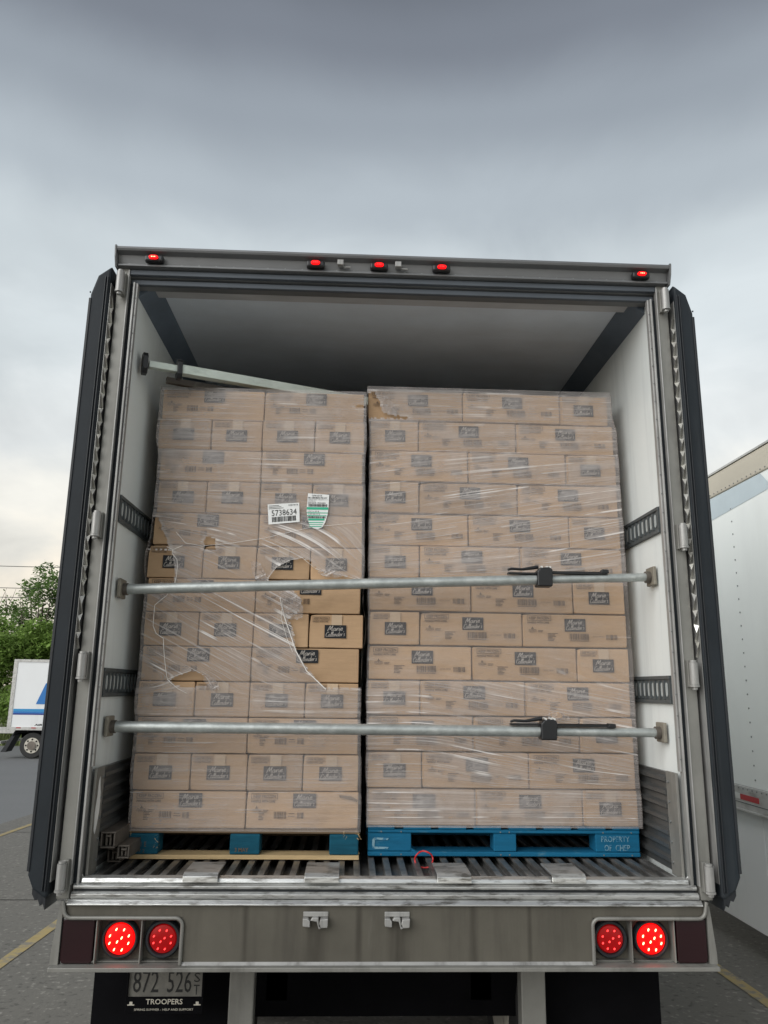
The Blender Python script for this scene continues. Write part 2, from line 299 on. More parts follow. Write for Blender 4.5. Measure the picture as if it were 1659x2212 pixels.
# ------------------------------------------------------------------ setting
def gz(y): return 0 if y < 2 else (-.031*(y-2) if y < 30 else -.868)
def sheet(name, xs, ys, m, dz):
    mb = MB(); n = len(xs)
    mb.v = [(x, y, gz(y)+dz) for y in ys for x in xs]
    mb.f = [(j*n+i, j*n+i+1, (j+1)*n+i+1, (j+1)*n+i) for j in range(len(ys)-1) for i in range(n-1)]
    o = mb.build(name, m); return tag(o, kind='structure')
tag(sheet('ground', [-600, 600], [-600, 2, 30, 900], M['soil'], -.012), 'wide grassy ground that runs on past the yard')
tag(sheet('asphalt_yard', [-70, -6.2], [-60, 2, 30, 36], M['asph'], -.004), 'smooth grey asphalt yard left of the concrete lane')
tag(sheet('concrete_apron', [-6.2, 60], [-60, 2, 30, 36], M['conc'], 0), 'rough speckled concrete under the trailers')
for x in (-8.45, -5.65, -2.87, 2.8, 5.9):
    tag(sheet('parking_line', [x-.05, x+.05], [-12, 2, 14 if x > -6 else 10], M['line'], .005), 'faded yellow parking stripe', kind='structure')
for y in (5.6, 10.2, 14.8, 19.4):
    o = MB().add([(-6.19, y-.008, gz(y-.008)+.0035), (12, y-.008, gz(y-.008)+.0035), (12, y+.008, gz(y+.008)+.0035), (-6.19, y+.008, gz(y+.008)+.0035)], [(0,1,2,3)]).build('expansion_joint', M['under']); tag(o, 'thin dark joint across the concrete', kind='structure')
# verge grass beyond the yard
g = MB()
for _ in range(9000):
    x = rnd.uniform(-45, -8); y = rnd.uniform(36, 46); h = rnd.uniform(.25, .8); a = rnd.uniform(0, 3.14); w = .05; z = gz(y)
    g.add([(x-w*math.cos(a), y-w*math.sin(a), z), (x+w*math.cos(a), y+w*math.sin(a), z), (x+rnd.uniform(-.2,.2), y, z+h)], [(0,1,2)])
tag(g.build('verge_grass', M['grass']), 'long dry grass along the far edge of the yard', 'grass', kind='stuff')

# ------------------------------------------------------------------ text
_tc = {}
def text_mesh(s, bold=0):
    k = (s, bold)
    if k not in _tc:
        cu = bpy.data.curves.new('t', 'FONT'); cu.body = s; cu.size = 1; cu.offset = bold; cu.resolution_u = 2
        o = bpy.data.objects.new('t', cu); COL.objects.link(o); bpy.context.view_layer.update()
        me = bpy.data.meshes.new_from_object(o.evaluated_get(bpy.context.evaluated_depsgraph_get()))
        vs = [v.co.copy() for v in me.vertices]; fs = [tuple(p.vertices) for p in me.polygons]
        bpy.data.objects.remove(o); bpy.data.curves.remove(cu); bpy.data.meshes.remove(me)
        x0 = min(v.x for v in vs); x1 = max(v.x for v in vs); y0 = min(v.y for v in vs); y1 = max(v.y for v in vs)
        _tc[k] = ([((v.x-x0)/(x1-x0), (v.y-y0)/(y1-y0)) for v in vs], fs)
    return _tc[k]
def put_text(mb, s, x0, x1, z0, z1, y, bold=0, shear=0):
    """text filling the rectangle x0..x1, z0..z1 on a face that looks towards -Y"""
    vs, fs = text_mesh(s, bold)
    mb.add([(x0+u*(x1-x0)+shear*v*(z1-z0), y, z0+v*(z1-z0)) for u, v in vs], fs)
def quad(mb, x0, x1, z0, z1, y): mb.add([(x0,y,z0),(x1,y,z0),(x1,y,z1),(x0,y,z1)], [(0,1,2,3)])
def barcode(mb, x0, x1, z0, z1, y, seed=1, n=26):
    r = random.Random(seed); x = x0; u = (x1-x0)/(n*2.6)
    while x < x1-u*2:
        w = u*r.choice((1, 1, 2, 3)); quad(mb, x, min(x+w, x1), z0, z1, y); x += w+u*r.choice((1, 1, 2))
LET = {
 'M': ([[(0,0),(.2,.9),(.55,2.0),(.6,1.2),(.68,.45),(1.0,1.3),(1.35,2.0),(1.25,1.1),(1.3,.1),(1.55,.1)]], 1.6),
 'a': ([[(.75,.85),(.45,1),(.1,.65),(.1,.15),(.35,0),(.62,.3),(.8,.95),(.72,.3),(.85,0),(1.1,.25)]], 1.05),
 'r': ([[(0,.3),(.2,.95),(.25,.5),(.22,0)],[(.24,.5),(.45,.95),(.75,.88)]], .8),
 'i': ([[(.1,.95),(.08,.3),(.18,0),(.42,.25)],[(.18,1.4),(.26,1.5)]], .45),
 'e': ([[(.08,.42),(.45,.5),(.62,.8),(.4,1),(.1,.7),(.1,.2),(.4,0),(.8,.25)]], .82),
 'C': ([[(1.2,1.6),(.95,2.0),(.4,1.6),(.1,.8),(.3,.1),(.8,.0),(1.25,.4)]], 1.2),
 'l': ([[(.02,.2),(.35,1.2),(.5,1.85),(.33,2.0),(.15,1.2),(.14,.25),(.3,0),(.5,.22)]], .52),
 'n': ([[(.1,1),(.12,.5),(.08,0)],[(.1,.5),(.38,1),(.6,.8),(.58,.2),(.72,0),(.95,.25)]], .95),
 'd': ([[(.65,.85),(.4,1),(.1,.65),(.1,.15),(.35,0),(.62,.35)],[(1.0,2.05),(.78,.9),(.7,.2),(.82,0),(1.05,.25)]], 1.02),
 's': ([[(.6,.9),(.35,1.0),(.2,.75),(.48,.4),(.38,.05),(.05,.05)]], .68),
 "'": ([[(.25,2.05),(.12,1.65)]], .3),
}
def stroke(mb, pts, w, y):
    P = [Vector(p) for p in pts]; Q = [P[0]*2-P[1]]+P+[P[-1]*2-P[-2]]; out = []
    for i in range(1, len(Q)-2):
        for k in range(4):
            t = k/4; a, b, c, d = Q[i-1], Q[i], Q[i+1], Q[i+2]
            out.append(.5*((2*b)+(c-a)*t+(2*a-5*b+4*c-d)*t*t+(3*b-a-3*c+d)*t**3))
    out.append(P[-1]); L_ = []
    for i, p in enumerate(out):
        d = (out[min(i+1, len(out)-1)]-out[max(i-1, 0)]).normalized(); n = Vector((-d.y, d.x)); ww = w*(.75+.5*abs(d.y))
        L_ += [p+n*ww/2, p-n*ww/2]
    mb.add([(p.x, y, p.y) for p in L_], [(2*i, 2*i+1, 2*i+3, 2*i+2) for i in range(len(out)-1)])
def script(mb, word, x0, x1, z0, xh, y, slope=.07, w=.2):
    tot = sum(LET[c][1] for c in word); k = (x1-x0)/(tot+.3); x = 0
    for c in word:
        for st in LET[c][0]:
            stroke(mb, [(x0+(px+x+.16*py)*k, z0+py*xh+slope*(px+x)*k) for px, py in st], w*k, y)
        x += LET[c][1]

# ------------------------------------------------------------------ cartons
H = .1548
def logo_parts(x0, z1, w=.102, h=.061):
    p = MB(); quad(p, x0, x0+w, z1-h, z1, -.0010); s = MB()
    script(s, 'Marie', x0+.014, x0+.090, z1-.0285, .0120, -.0018, .06, .18)
    script(s, "Callender's", x0+.005, x0+.0985, z1-.0545, .0108, -.0018, .05, .19)
    return p.mesh('brand_panel', M['logo']), s.mesh('script_lettering', M['script'])
def keep(mb, x, zt, k=1):
    w, h = .117*k, .025*k; t = .0022*k; y = -.0010
    quad(mb, x, x+w, zt-t, zt, y); quad(mb, x, x+w, zt-h, zt-h+t, y); quad(mb, x, x+t, zt-h+t, zt-t, y); quad(mb, x+w-t, x+w, zt-h+t, zt-t, y)
    put_text(mb, 'KEEP FROZEN', x+.009*k, x+w-.009*k, zt-h+.0055*k, zt-.0055*k, y, .02)
    put_text(mb, 'HANDLE WITH CARE', x+.001, x+.107*k, zt-h-.014*k, zt-h-.0035*k, y, .03)
def emblem(mb, x, z):
    for a, l in ((-.9, .009), (0, .013), (.9, .009)):
        mb.add([(x, -.001, z), (x+math.sin(a-.35)*l*.6, -.001, z+math.cos(a-.35)*l*.6), (x+math.sin(a)*l, -.001, z+math.cos(a)*l), (x+math.sin(a+.35)*l*.6, -.001, z+math.cos(a+.35)*l*.6)], [(0,1,2,3)])
    quad(mb, x-.019, x+.019, z-.0035, z-.0015, -.001)
    put_text(mb, 'CONAGRA', x-.021, x+.021, z-.0115, z-.0055, -.001, .02)
    put_text(mb, 'BRANDS', x-.012, x+.012, z-.0165, z-.0135, -.001)
def print_long(kind):
    m = MB(); keep(m, .020, H-.006)
    emblem(m, .045, H-.072)
    for i, w in enumerate((.026, .022)): quad(m, .072, .072+w, H-.079-.006*i, H-.0765-.006*i, -.001)
    ax = .055 if kind == 'L' else .118; az = H-.083 if kind == 'L' else H-.09
    for i, w in enumerate((.042, .030, .034, .020, .028, .024)): quad(m, ax, ax+w*(.8 if kind == 'L' else 1.2), az-.0065*i, az-.0028-.0000-.0065*i, -.001)
    if kind == 'L':
        barcode(m, .122, .176, H-.113, H-.083, -.001, 3, 20); barcode(m, .226, .256, H-.112, H-.086, -.001, 5, 10)
        quad(m, .188, .214, H-.0925, H-.090, -.001); quad(m, .186, .216, H-.103, H-.1005, -.001)
    else:
        barcode(m, .224, .318, H-.120, H-.090, -.001, 3, 30); quad(m, .226, .316, H-.126, H-.1235, -.001)
        barcode(m, .402, .456, H-.118, H-.094, -.001, 5, 15); put_text(m, '21131 50101', .338, .388, H-.107, H-.100, -.001)
    return m.mesh('printed_marking', M['ink'])
def print_short():
    m = MB(); keep(m, .014, H-.010, .68); return m.mesh('printed_marking', M['ink'])
LP = {'L': (*logo_parts(.206, H-.006), print_long('L')), 'R': (*logo_parts(.202, H-.020), print_long('R')), 's': (*logo_parts(.072, H-.049), print_short())}
tm = MB(); quad(tm, .105, .155, H-.050, H-.001, -.0006); TAPE = tm.mesh('packing_tape', M['tape'])
def carton_mesh(w, d, seed):
    nx, nz_ = 9, 4; mb = MB()
    # a bellied, slightly dented front face, box otherwise
    def pt(i, j):
        u, v = i/nx, j/nz_; e = math.sin(math.pi*u)*math.sin(math.pi*v)
        y = -.0035*e-.0035*e*noise.noise((u*3+seed*7, v*2, seed)); x = w*u; z = H*v
        if (i in (0, nx)) and (j in (0, nz_)):
            k = max(0, noise.noise((i*3.3+seed*5.1, j*2.7, seed*1.3))-.05)*.012
            x += k*(1 if i == 0 else -1); z += k*.7*(1 if j == 0 else -1); y += k*1.4
        elif j in (0, nz_): z += noise.noise((u*4, j, seed*3.1))*.0012
        return (x, y, z)
    mb.v = [pt(i, j) for j in range(nz_+1) for i in range(nx+1)]; n = nx+1; k = len(mb.v)
    mb.f = [(j*n+i, j*n+i+1, (j+1)*n+i+1, (j+1)*n+i) for j in range(nz_) for i in range(nx)]
    mb.add([(0,d,0),(w,d,0),(w,d,H),(0,d,H)], [(1,0,3,2)])
    a, b, c, e = k, k+1, k+2, k+3
    mb.f.append((a, b, *[i for i in range(nx, -1, -1)])); mb.f.append((e, c, *[nz_*n+i for i in range(nx, -1, -1)]))
    mb.f.append((a, e, *[j*n for j in range(nz_, -1, -1)])); mb.f.append((b, c, *[j*n+nx for j in range(nz_, -1, -1)]))
    return mb.mesh('carton_body', M['card'])
_cm = {}
ORD = ['bottom', 'second', 'third', 'fourth', 'fifth', 'sixth', 'seventh', 'eighth', 'ninth', 'tenth', 'eleventh', 'twelfth', 'top']
def carton(x, y, z, w, kind, side, layer, idx, n, rot=0, extra=''):
    t = empty('carton', (x, y, z), rot)
    short = kind == 's'; d = .49 if short else .245
    sd_ = rnd.randint(1, 5); key = (round(w, 2), short, sd_)
    if key not in _cm: _cm[key] = carton_mesh(round(w, 2)-.0045, d, sd_)
    lo, ls, pr = LP[kind]; sx = w/round(w, 2)
    b = link('carton_body', _cm[key], t, .0042); b.scale.x = sx
    yb = -.0062
    q = link('printed_marking', pr, t); q.location.y = yb
    p = link('brand_panel', lo, t); p.location.y = yb; s = link('script_lettering', ls, p)
    if short: tp = link('packing_tape', TAPE, t); tp.location = ((w-.26)/2, yb, 0)
    pos = {2: ['left', 'right'], 3: ['left', 'middle', 'right'], 4: ['leftmost', 'second from left', 'third from left', 'rightmost']}[n][idx]
    lay = ORD[layer-1] + (' layer' if layer in (1, 13) else ' layer up')
    tag(t, f"{'short end' if short else 'long side'} of brown carton, {pos}, {lay}, {side} pallet{extra}", 'carton', 'brown cartons stacked on the %s pallet' % side)
    return t
# x edges of the rows, from the top layer down
ROWL = [[-1.143,-.633,-.131],[-1.148,-.888,-.636,-.376,-.127],[-1.129,-.633,-.133],[-1.130,-.890,-.633,-.379,-.129],[-1.134,-.630,-.129],
        [-1.152,-.889,-.634,-.377,-.126],[-1.141,-.630,-.131],[-1.143,-.888,-.632,-.373,-.116],[-1.139,-.635,-.132],[-1.145,-.885,-.635,-.380,-.132],
        [-1.135,-.635,-.130],[-1.138,-.882,-.628,-.378,-.125],[-1.130,-.625,-.122]]
ROWR = [[-.113,.372,.875,1.130],[-.098,.146,.644,1.150],[-.095,.395,.892,1.152],[-.095,.149,.643,1.152],[-.092,.395,.898,1.157],[-.092,.153,.645,1.157],
        [-.091,.402,.904,1.159],[-.088,.155,.651,1.161],[-.088,.405,.910,1.164],[-.090,.156,.652,1.162],[-.087,.405,.907,1.162],[-.086,.165,.663,1.161],[-.080,.410,.909,1.166]]
for r, xs in enumerate(ROWL):
    layer = 13-r; z = 1.489+(layer-1)*(3.5585-1.489)/13
    for i in range(len(xs)-1):
        w = xs[i+1]-xs[i]; kind = 's' if len(xs) == 5 else 'L'
        carton(xs[i], .38+rnd.uniform(-.007, .009), z, w, kind, 'left', layer, i, len(xs)-1, rnd.uniform(-.006, .006))
for r, xs in enumerate(ROWR):
    layer = 13-r; z = 1.500+(layer-1)*(3.598-1.500)/13
    for i in range(len(xs)-1):
        w = xs[i+1]-xs[i]; kind = 's' if w < .3 else 'R'
        carton(xs[i], .42+rnd.uniform(-.006, .009), z, w, kind, 'right', layer, i, 3, rnd.uniform(-.005, .005))

# ------------------------------------------------------------------ stretch film
def inside(p, poly):
    x, z = p; c = False; n = len(poly)
    for i in range(n):
        x1, z1 = poly[i]; x2, z2 = poly[(i+1)%n]
        if (z1 > z) != (z2 > z) and x < (x2-x1)*(z-z1)/(z2-z1)+x1: c = not c
    return c
def edge_dist(p, poly, closed=True):
    best = 9; P = Vector(p); n = len(poly)
    for i in range(n if closed else n-1):
        a = Vector(poly[i]); b = Vector(poly[(i+1)%n]); ab = b-a; t = max(0, min(1, (P-a).dot(ab)/max(ab.length_squared, 1e-9)))
        best = min(best, (P-a-ab*t).length)
    return best
def film(name, rows, zbot, ztop, yf, flow, dens, crease, holes, label, group):
    nr = len(rows); step = .008
    def edge(z, k):
        t = max(0, min(nr-1.001, (ztop-z)/(ztop-zbot)*nr-.5)); i = int(t); fr = t-i; e = [r[k] for r in rows]
        s = fr*fr*(3-2*fr); s = s*s*(3-2*s)
        return e[i]*(1-s)+e[min(i+1, nr-1)]*s
    nz_ = int((ztop-zbot+.03)/step); vs = []; d_ = []; c_ = []; uvs = []
    prof_n = 190; side_n = 12; rowv = [.22*noise.noise((k*1.7, nr, yf*50)) for k in range(nr)]
    zb0 = {.372: 1.489, .412: 1.500}[yf]
    ncol = side_n*2+prof_n+1
    for j in range(nz_+1):
        z = zbot-.022+step*j; xl = edge(z, 0)-.007; xr = edge(z, -1)+.007
        lp = ((z-zb0)/(ztop-zb0)*nr)%1; belly = .005*math.sin(math.pi*lp)**.6 if 0 < lp < 1 else 0
        for i in range(ncol):
            if i < side_n: x = xl; y = yf+(side_n-i)*.08; s = xl-(side_n-i)*.08
            elif i <= side_n+prof_n: x = xl+(xr-xl)*(i-side_n)/prof_n; y = yf; s = x
            else: x = xr; y = yf+(i-side_n-prof_n)*.08; s = xr+(y-yf)
            front = side_n <= i <= side_n+prof_n
            u, v = flow(s, z)
            w = noise.noise((u*1.6, v*30, 3.1))*.0014+noise.noise((u*3, v*85, 9.1))*.0006
            if front: y -= .010+belly+w+.003
            else: x += (-1 if i < side_n else 1)*(belly+w)
            uvs.append((u, v)); vs.append((x, y, z)); p = (x, z)
            de = dens(s, z)*(1+rowv[min(nr-1, max(0, int((ztop-z)/(ztop-zb0)*nr)))]); ce = crease(s, z)
            de *= 1-.45*math.exp(-((abs(lp-.5)-.5)*H/.0035)**2)  # film thinned along carton seams, putting in the dark of the unlit gaps
            rr = rows[min(nr-1, max(0, int((ztop-z)/(ztop-zb0)*nr)))]
            if front: de *= 1-.4*math.exp(-(min(abs(x-e) for e in rr[1:-1])/.004)**2)
            if front:
                for h in holes:
                    bx = [q[0] for q in h]; bz = [q[1] for q in h]
                    if min(bx)-.05 < x < max(bx)+.05 and min(bz)-.05 < z < max(bz)+.05:
                        q = edge_dist(p, h)
                        if q < .022: ce += 1.0*(1-q/.022); de += .5*(1-q/.022)
            d_.append(de); c_.append(ce)
    fs = []
    for j in range(nz_):
        for i in range(ncol-1):
            c = vs[j*ncol+i]; cx = (c[0]+vs[j*ncol+i+1][0])/2; cz = c[2]+step/2
            jx = noise.noise((cx*60, cz*60, 1))*.006
            if side_n <= i < side_n+prof_n and any(inside((cx+jx, cz+jx), h) for h in holes): continue
            fs.append((j*ncol+i, j*ncol+i+1, (j+1)*ncol+i+1, (j+1)*ncol+i))
    me = bpy.data.meshes.new(name); me.from_pydata(vs, [], fs); me.materials.append(M['film'])
    uvl = me.uv_layers.new(name='flow'); 
    for lp_ in me.loops: uvl.data[lp_.index].uv = uvs[lp_.vertex_index]
    for nm, arr in (('dens', d_), ('crease', c_)):
        a = me.attributes.new(nm, 'FLOAT', 'POINT'); a.data.foreach_set('value', arr)
    for p in me.polygons: p.use_smooth = True
    o = bpy.data.objects.new(name, me); COL.objects.link(o); tag(o, label, 'plastic wrap', group); return o
def sm(a, b, x):
    t = max(0, min(1, (x-a)/(b-a))); return t*t*(3-2*t)
HA = [(-.573,2.600),(-.538,2.657),(-.476,2.692),(-.417,2.705),(-.379,2.690),(-.351,2.653),(-.302,2.631),(-.227,2.625),(-.121,2.601),(-.100,2.567),(-.100,2.433),(-.100,2.261),(-.100,2.104),
      (-.301,2.100),(-.369,2.182),(-.430,2.267),(-.444,2.354),(-.472,2.412),(-.422,2.450),(-.409,2.502),(-.456,2.553),(-.568,2.574)]
HB = [(-1.20,2.728),(-1.033,2.728),(-1.029,2.693),(-1.012,2.640),(-1.015,2.573),(-1.20,2.566)]
HB2 = [(-1.20,2.892),(-1.113,2.889),(-1.072,2.801),(-1.045,2.733),(-1.20,2.730)]
HC = [(-.888,2.782),(-.878,2.798),(-.833,2.791),(-.833,2.737),(-.885,2.735)]
HD = [(-1.000,2.128),(-.958,2.152),(-.903,2.171),(-.844,2.154),(-.823,2.109),(-.905,2.096),(-.976,2.103)]
HE = [(-.19,3.483),(-.15,3.487),(-.130,3.482),(-.135,3.470),(-.17,3.472)]
def flowL(x, z):
    k = sm(2.02, 2.16, z)*(1-sm(2.60, 3.08, z))
    return x, z+.50*k*(x+.64)
def densL(x, z):
    d = 1.0+.35*noise.noise((x*2.5, z*3.1, 4))
    if 2.1 < z < 2.7: d *= .85
    if z > 3.0: d *= 1.05
    return d
def creaseL(x, z):
    c = .45+.5*noise.noise((x*3, z*5, 8))
    c += .9*sm(2.08, 2.16, z)*(1-sm(2.45, 2.6, z))*(1-sm(-.5, -.4, x))
    c += .7*sm(2.70, 2.76, z)*(1-sm(2.84, 2.92, z))
    if z > 2.86: c *= 1-.7*sm(-.5, -.3, x)*(1-sm(3.05, 3.15, z))
    return max(.1, c)
film('stretch_wrap', ROWL, 1.502, 3.560, .372, flowL, densL, creaseL, [HA, HB, HB2, HC, HD, HE],
     'torn clear stretch film around the cartons on the left pallet', 'stretch film around the pallet loads')
def flowR(x, z):
    a = .17*sm(2.45, 2.95, z)*(1-sm(3.05, 3.55, z))-.10*(1-sm(2.1, 2.35, z))*sm(1.60, 1.75, z)*1.7*sm(-.1, .5, x)
    return x, z-a*(x-.2)
def densR(x, z):
    d = 1.05+.22*noise.noise((x*2.2, z*2.7, 14))
    if 2.15 < z < 2.6: d *= .62
    if z < 2.1: d *= 1.1
    return d
def creaseR(x, z):
    c = .55+.5*noise.noise((x*2.5, z*4, 18))
    c *= 1+1.0*(1-sm(2.05, 2.2, z)); c *= 1-.6*sm(2.1, 2.25, z)*(1-sm(2.55, 2.65, z))
    c += .6*sm(2.68, 2.78, z)*(1-sm(3.0, 3.1, z))*sm(.1, .4, x)
    return max(.1, c)
HR1 = [(-.14,3.56),(-.085,3.575),(-.055,3.52),(-.045,3.47),(.01,3.452),(.085,3.447),(.10,3.436),(-.14,3.434)]
TR = [(.761,1.997),(.809,2.002),(.82,1.985),(.769,1.976)]
film('stretch_wrap', ROWR, 1.517, 3.602, .412, flowR, densR, creaseR, [HR1, TR],
     'wrinkled clear stretch film around the cartons on the right pallet', 'stretch film around the pallet loads')
sc_ = MB(); sc_.prism([(-.215,1.632),(-.160,1.628),(-.128,1.612),(-.132,1.604),(-.165,1.614),(-.21,1.622)], 1, .3745, .3775)
tag(sc_.build('torn_cardboard', M['woodd']), 'dark torn edge of crushed cardboard at the right end of the bottom left layer', 'cardboard scrap')
sc_ = MB(); sc_.prism([(.762,1.999),(.80,2.004),(.822,1.992),(.815,1.978),(.77,1.976)], 1, .392, .395)
tag(sc_.build('torn_cardboard', M['card']), 'small torn flap of cardboard poking through film above the lower ratchet', 'cardboard scrap')
# gathered strands of torn film
def strands(paths, yf, label):
    mb = MB()
    for pts, r in paths:
        out = []
        for i in range(len(pts)-1):
            for k in range(5):
                t = k/5; a, b = pts[i], pts[i+1]
                out.append((a[0]+(b[0]-a[0])*t+noise.noise((i, k, 2))*.002, yf-.003*math.sin(t*3.1), a[1]+(b[1]-a[1])*t))
        out.append((pts[-1][0], yf, pts[-1][1]))
        mb.path(out, [r*(.7+.5*abs(noise.noise((i*.7, r*900, 1)))) for i in range(len(out))], 6)
    o = mb.build('torn_film_strand', M['strand'], smooth=True); tag(o, label, 'plastic strand'); return o
strands([([(-1.03,2.731),(-1.03,2.712),(-1.008,2.686),(-1.002,2.659),(-1.003,2.611),(-1.010,2.566),(-1.043,2.513),(-1.094,2.468),(-1.094,2.373),(-1.077,2.337),(-1.043,2.316),(-1.029,2.216),(-1.011,2.131),(-.961,2.090),(-.917,2.069)], .0016),
         ([(-1.06,2.745),(-1.03,2.731),(-.985,2.752)], .0016),
         ([(-1.01,2.131),(-.96,2.152),(-.905,2.171)], .0010)], .352, 'thin white rope of torn film curling down the left side of the left load')
strands([([(-.513,2.511),(-.491,2.427),(-.463,2.354),(-.430,2.267),(-.376,2.175),(-.286,2.095)], .0028), ([(-.50,2.50),(-.505,2.42),(-.476,2.33),(-.445,2.262)], .0012),
         ([(-.575,2.605),(-.538,2.657),(-.476,2.692),(-.417,2.705),(-.351,2.653),(-.227,2.625),(-.125,2.60)], .0010)], .352, 'gathered white edge of the big tear in the left film')
strands([([(-1.021,2.818),(-.973,2.765),(-.890,2.752),(-.749,2.770),(-.601,2.796),(-.377,2.855),(-.134,2.883)], .0011)], .352, 'long pale strand of film rising to the right below the stickers')
# crumpled flap of film at the big tear
def crumple(cx, cz, w, h, yf, n, label):
    r = random.Random(int(cx*1000)); mb = MB(); m_ = 9
    for j in range(m_+1):
        for i in range(m_+1):
            u = i/m_; v = j/m_; sh = (1-v)*.25
            mb.v.append((cx+(u-.5)*w*(.45+.55*math.sin(v*2.6+.4))+r.uniform(-.004,.004)+(.5-v)*.04, yf-.006-abs(noise.noise((u*5, v*5, cx)))*.022, cz+(v-.5)*h+r.uniform(-.005,.005)))
    mb.f = [(j*(m_+1)+i, j*(m_+1)+i+1, (j+1)*(m_+1)+i+1, (j+1)*(m_+1)+i) for j in range(m_) for i in range(m_)]
    me = mb.mesh('loose_film_flap', M['film']); uvl = me.uv_layers.new(name='flow')
    for l in me.loops: c = me.vertices[l.vertex_index].co; uvl.data[l.index].uv = (c.x*3+c.z*2, c.z*1.4-c.x*.7)
    for nm, val in (('dens', .8), ('crease', .9)):
        a = me.attributes.new(nm, 'FLOAT', 'POINT'); a.data.foreach_set('value', [val]*len(me.vertices))
    o = link('loose_film_flap', me); tag(o, label, 'plastic flap'); return o
crumple(-.46, 2.478, .10, .13, .355, 9, 'crumpled flap of film at the left edge of the big tear')
crumple(-.62, 2.63, .06, .10, .355, 9, 'small crumpled flap of film at the top left of the big tear')
crumple(-.285, 2.632, .11, .035, .355, 9, 'bright crumpled fold of film on the sixth layer above the pipe')
crumple(-.81, 2.12, .06, .06, .355, 9, 'crumpled film beside the small tear in the long carton')
crumple(-.01, 3.50, .06, .10, .398, 9, 'bright crumpled film corner on the top left carton of the right load')
crumple(.80, 1.985, .09, .035, .395, 9, 'crumpled film around the small tear above the lower pipe clamp')

# ------------------------------------------------------------------ shipping labels on the film
def poly_obj(name, pts, y, m, parent=None, off=0):
    # thin sheet with a little curl
    mb = MB(); n = len(pts)
    vs = [(p[0], y, p[1]) for p in pts]+[(p[0], y+.0008, p[1]) for p in pts]
    mb.add(vs, [tuple(range(n)), tuple(range(n, 2*n))[::-1]]+[(i, (i+1)%n, n+(i+1)%n, n+i) for i in range(n)])
    return mb.build(name, m, parent)
st = empty('shipping_label', (-.513, .350, 2.92)); st.rotation_euler.y = -.10
tag(st, 'white shipping label printed 5738634, tilted, stuck on the left load', 'label')
poly_obj('paper', [(-.076,-.050),(.074,-.048),(.077,.047),(-.075,.050)], 0, M['label'], st)
m = MB(); put_text(m, '5738634', -.058, .062, -.010, .0185, -.0015, .0); barcode(m, -.058, .057, -.040, -.015, -.0015, 9, 34)
for i in range(3): quad(m, -.070, -.02+.01*i, .040-.007*i, .042-.007*i, -.0015)
put_text(m, '1278110118', .025, .070, .034, .042, -.0015, .01); m.build('label_print', M['black'], st)
st = empty('shipping_label', (-.350, .350, 2.935)); tag(st, 'tall white and green label with a rounded lower end, right of the 5738634 label', 'label')
poly_obj('paper', [(-.050,.087),(-.054,0),(-.046,-.045),(-.036,-.073),(-.018,-.086),(.004,-.089),(.024,-.080),(.038,-.055),(.048,-.018),(.052,.02),(.053,.082)], 0, M['label'], st)
def xw(z): return (-.053 if z > -.01 else -.053+(-.01-z)*.22, .051 if z > -.01 else .051-(-.01-z)*.42)
gm = MB()
for z0, z1 in ((.006,.018),(-.012,-.008),(-.026,-.022),(-.048,-.038),(-.060,-.056),(-.069,-.066),(-.0795,-.0755)):
    a, b = xw(z0); gm.add([(a, -.0012, z0), (b-.001, -.0012, z0+.001), (b-.001, -.0012, z1+.001), (a, -.0012, z1)], [(0,1,2,3)])
gm.build('green_band', M['green'], st)
m = MB(); put_text(m, '1278110118', -.030, .018, .072, .080, -.002, .01); put_text(m, 'MC LEM MERG PIE 6/3Y', -.047, .044, .061, .069, -.002, .015)
put_text(m, 'EXP DATE  10/25/2024', -.048, .036, .036, .043, -.002, .01); put_text(m, '130.000 CS', -.048, -.012, .046, .051, -.002); put_text(m, '5446012420  00000011111', -.048, .048, .054, .058, -.002)
barcode(m, -.046, .044, .021, .034, -.002, 4, 30); barcode(m, -.046, .040, -.036, -.027, -.002, 6, 30)
put_text(m, 'LOC 61 07 B', -.048, .006, -.006, .001, -.002); put_text(m, 'A 001 E 8 3 C B', -.046, .010, -.020, -.013, -.002); m.build('label_print', M['black'], st)

# ------------------------------------------------------------------ pallets
def planks(par, m, rects):
    for (x0, x1, y0, y1, z0, z1, nm) in rects:
        MB().box(x0, x1, y0, y1, z0, z1).build(nm, m if nm != 'bottom_board_p' else M['wood'], par, .003)
pl = tag(empty('pallet', (-.625, .36, 1.366)), 'worn pallet with blue end blocks and a bare pine bottom board under the left load', 'pallet')
for x0, x1 in ((-.503,-.375),(-.063,.068),(.374,.502)):
    for y0 in (0, .55, 1.1):
        b = MB().box(x0, x1, y0, y0+.1, .019, .103); b.build('block', M['blue2'], pl, .005)
MB().box(-.505, .505, -.006, .10, 0, .0175).build('bottom_board', M['wood'], pl, .002)
for y0 in (.55, 1.09): MB().box(-.505, .505, y0, y0+.1, 0, .0175).build('bottom_board', M['woodd'], pl, .002)
for k in range(6): MB().box(-.50, .50, .008+.195*k, .008+.195*k+.15, .1045, .121).build('deck_board', M['woodd'], pl, .002)
sp = MB()
for k in range(60):      # splinters where the blocks are broken
    sx, sz0 = rnd.choice(((-.380, .06), (-.380, .09), (-.500, .100), (.500, .095), (.497, .04), (.44, .105)))
    x = sx+rnd.uniform(-.01,.01); z = sz0+rnd.uniform(-.015,.012); y = -.004+rnd.uniform(-.004,.02); a = rnd.uniform(-1,1)
    sp.add([(x,y,z),(x+.003,y,z+.002),(x+math.sin(a)*.014,y-.006,z+rnd.uniform(-.014,.014))], [(0,1,2)])
sp.build('splinters', M['wood'], pl)['kind'] = 'stuff'
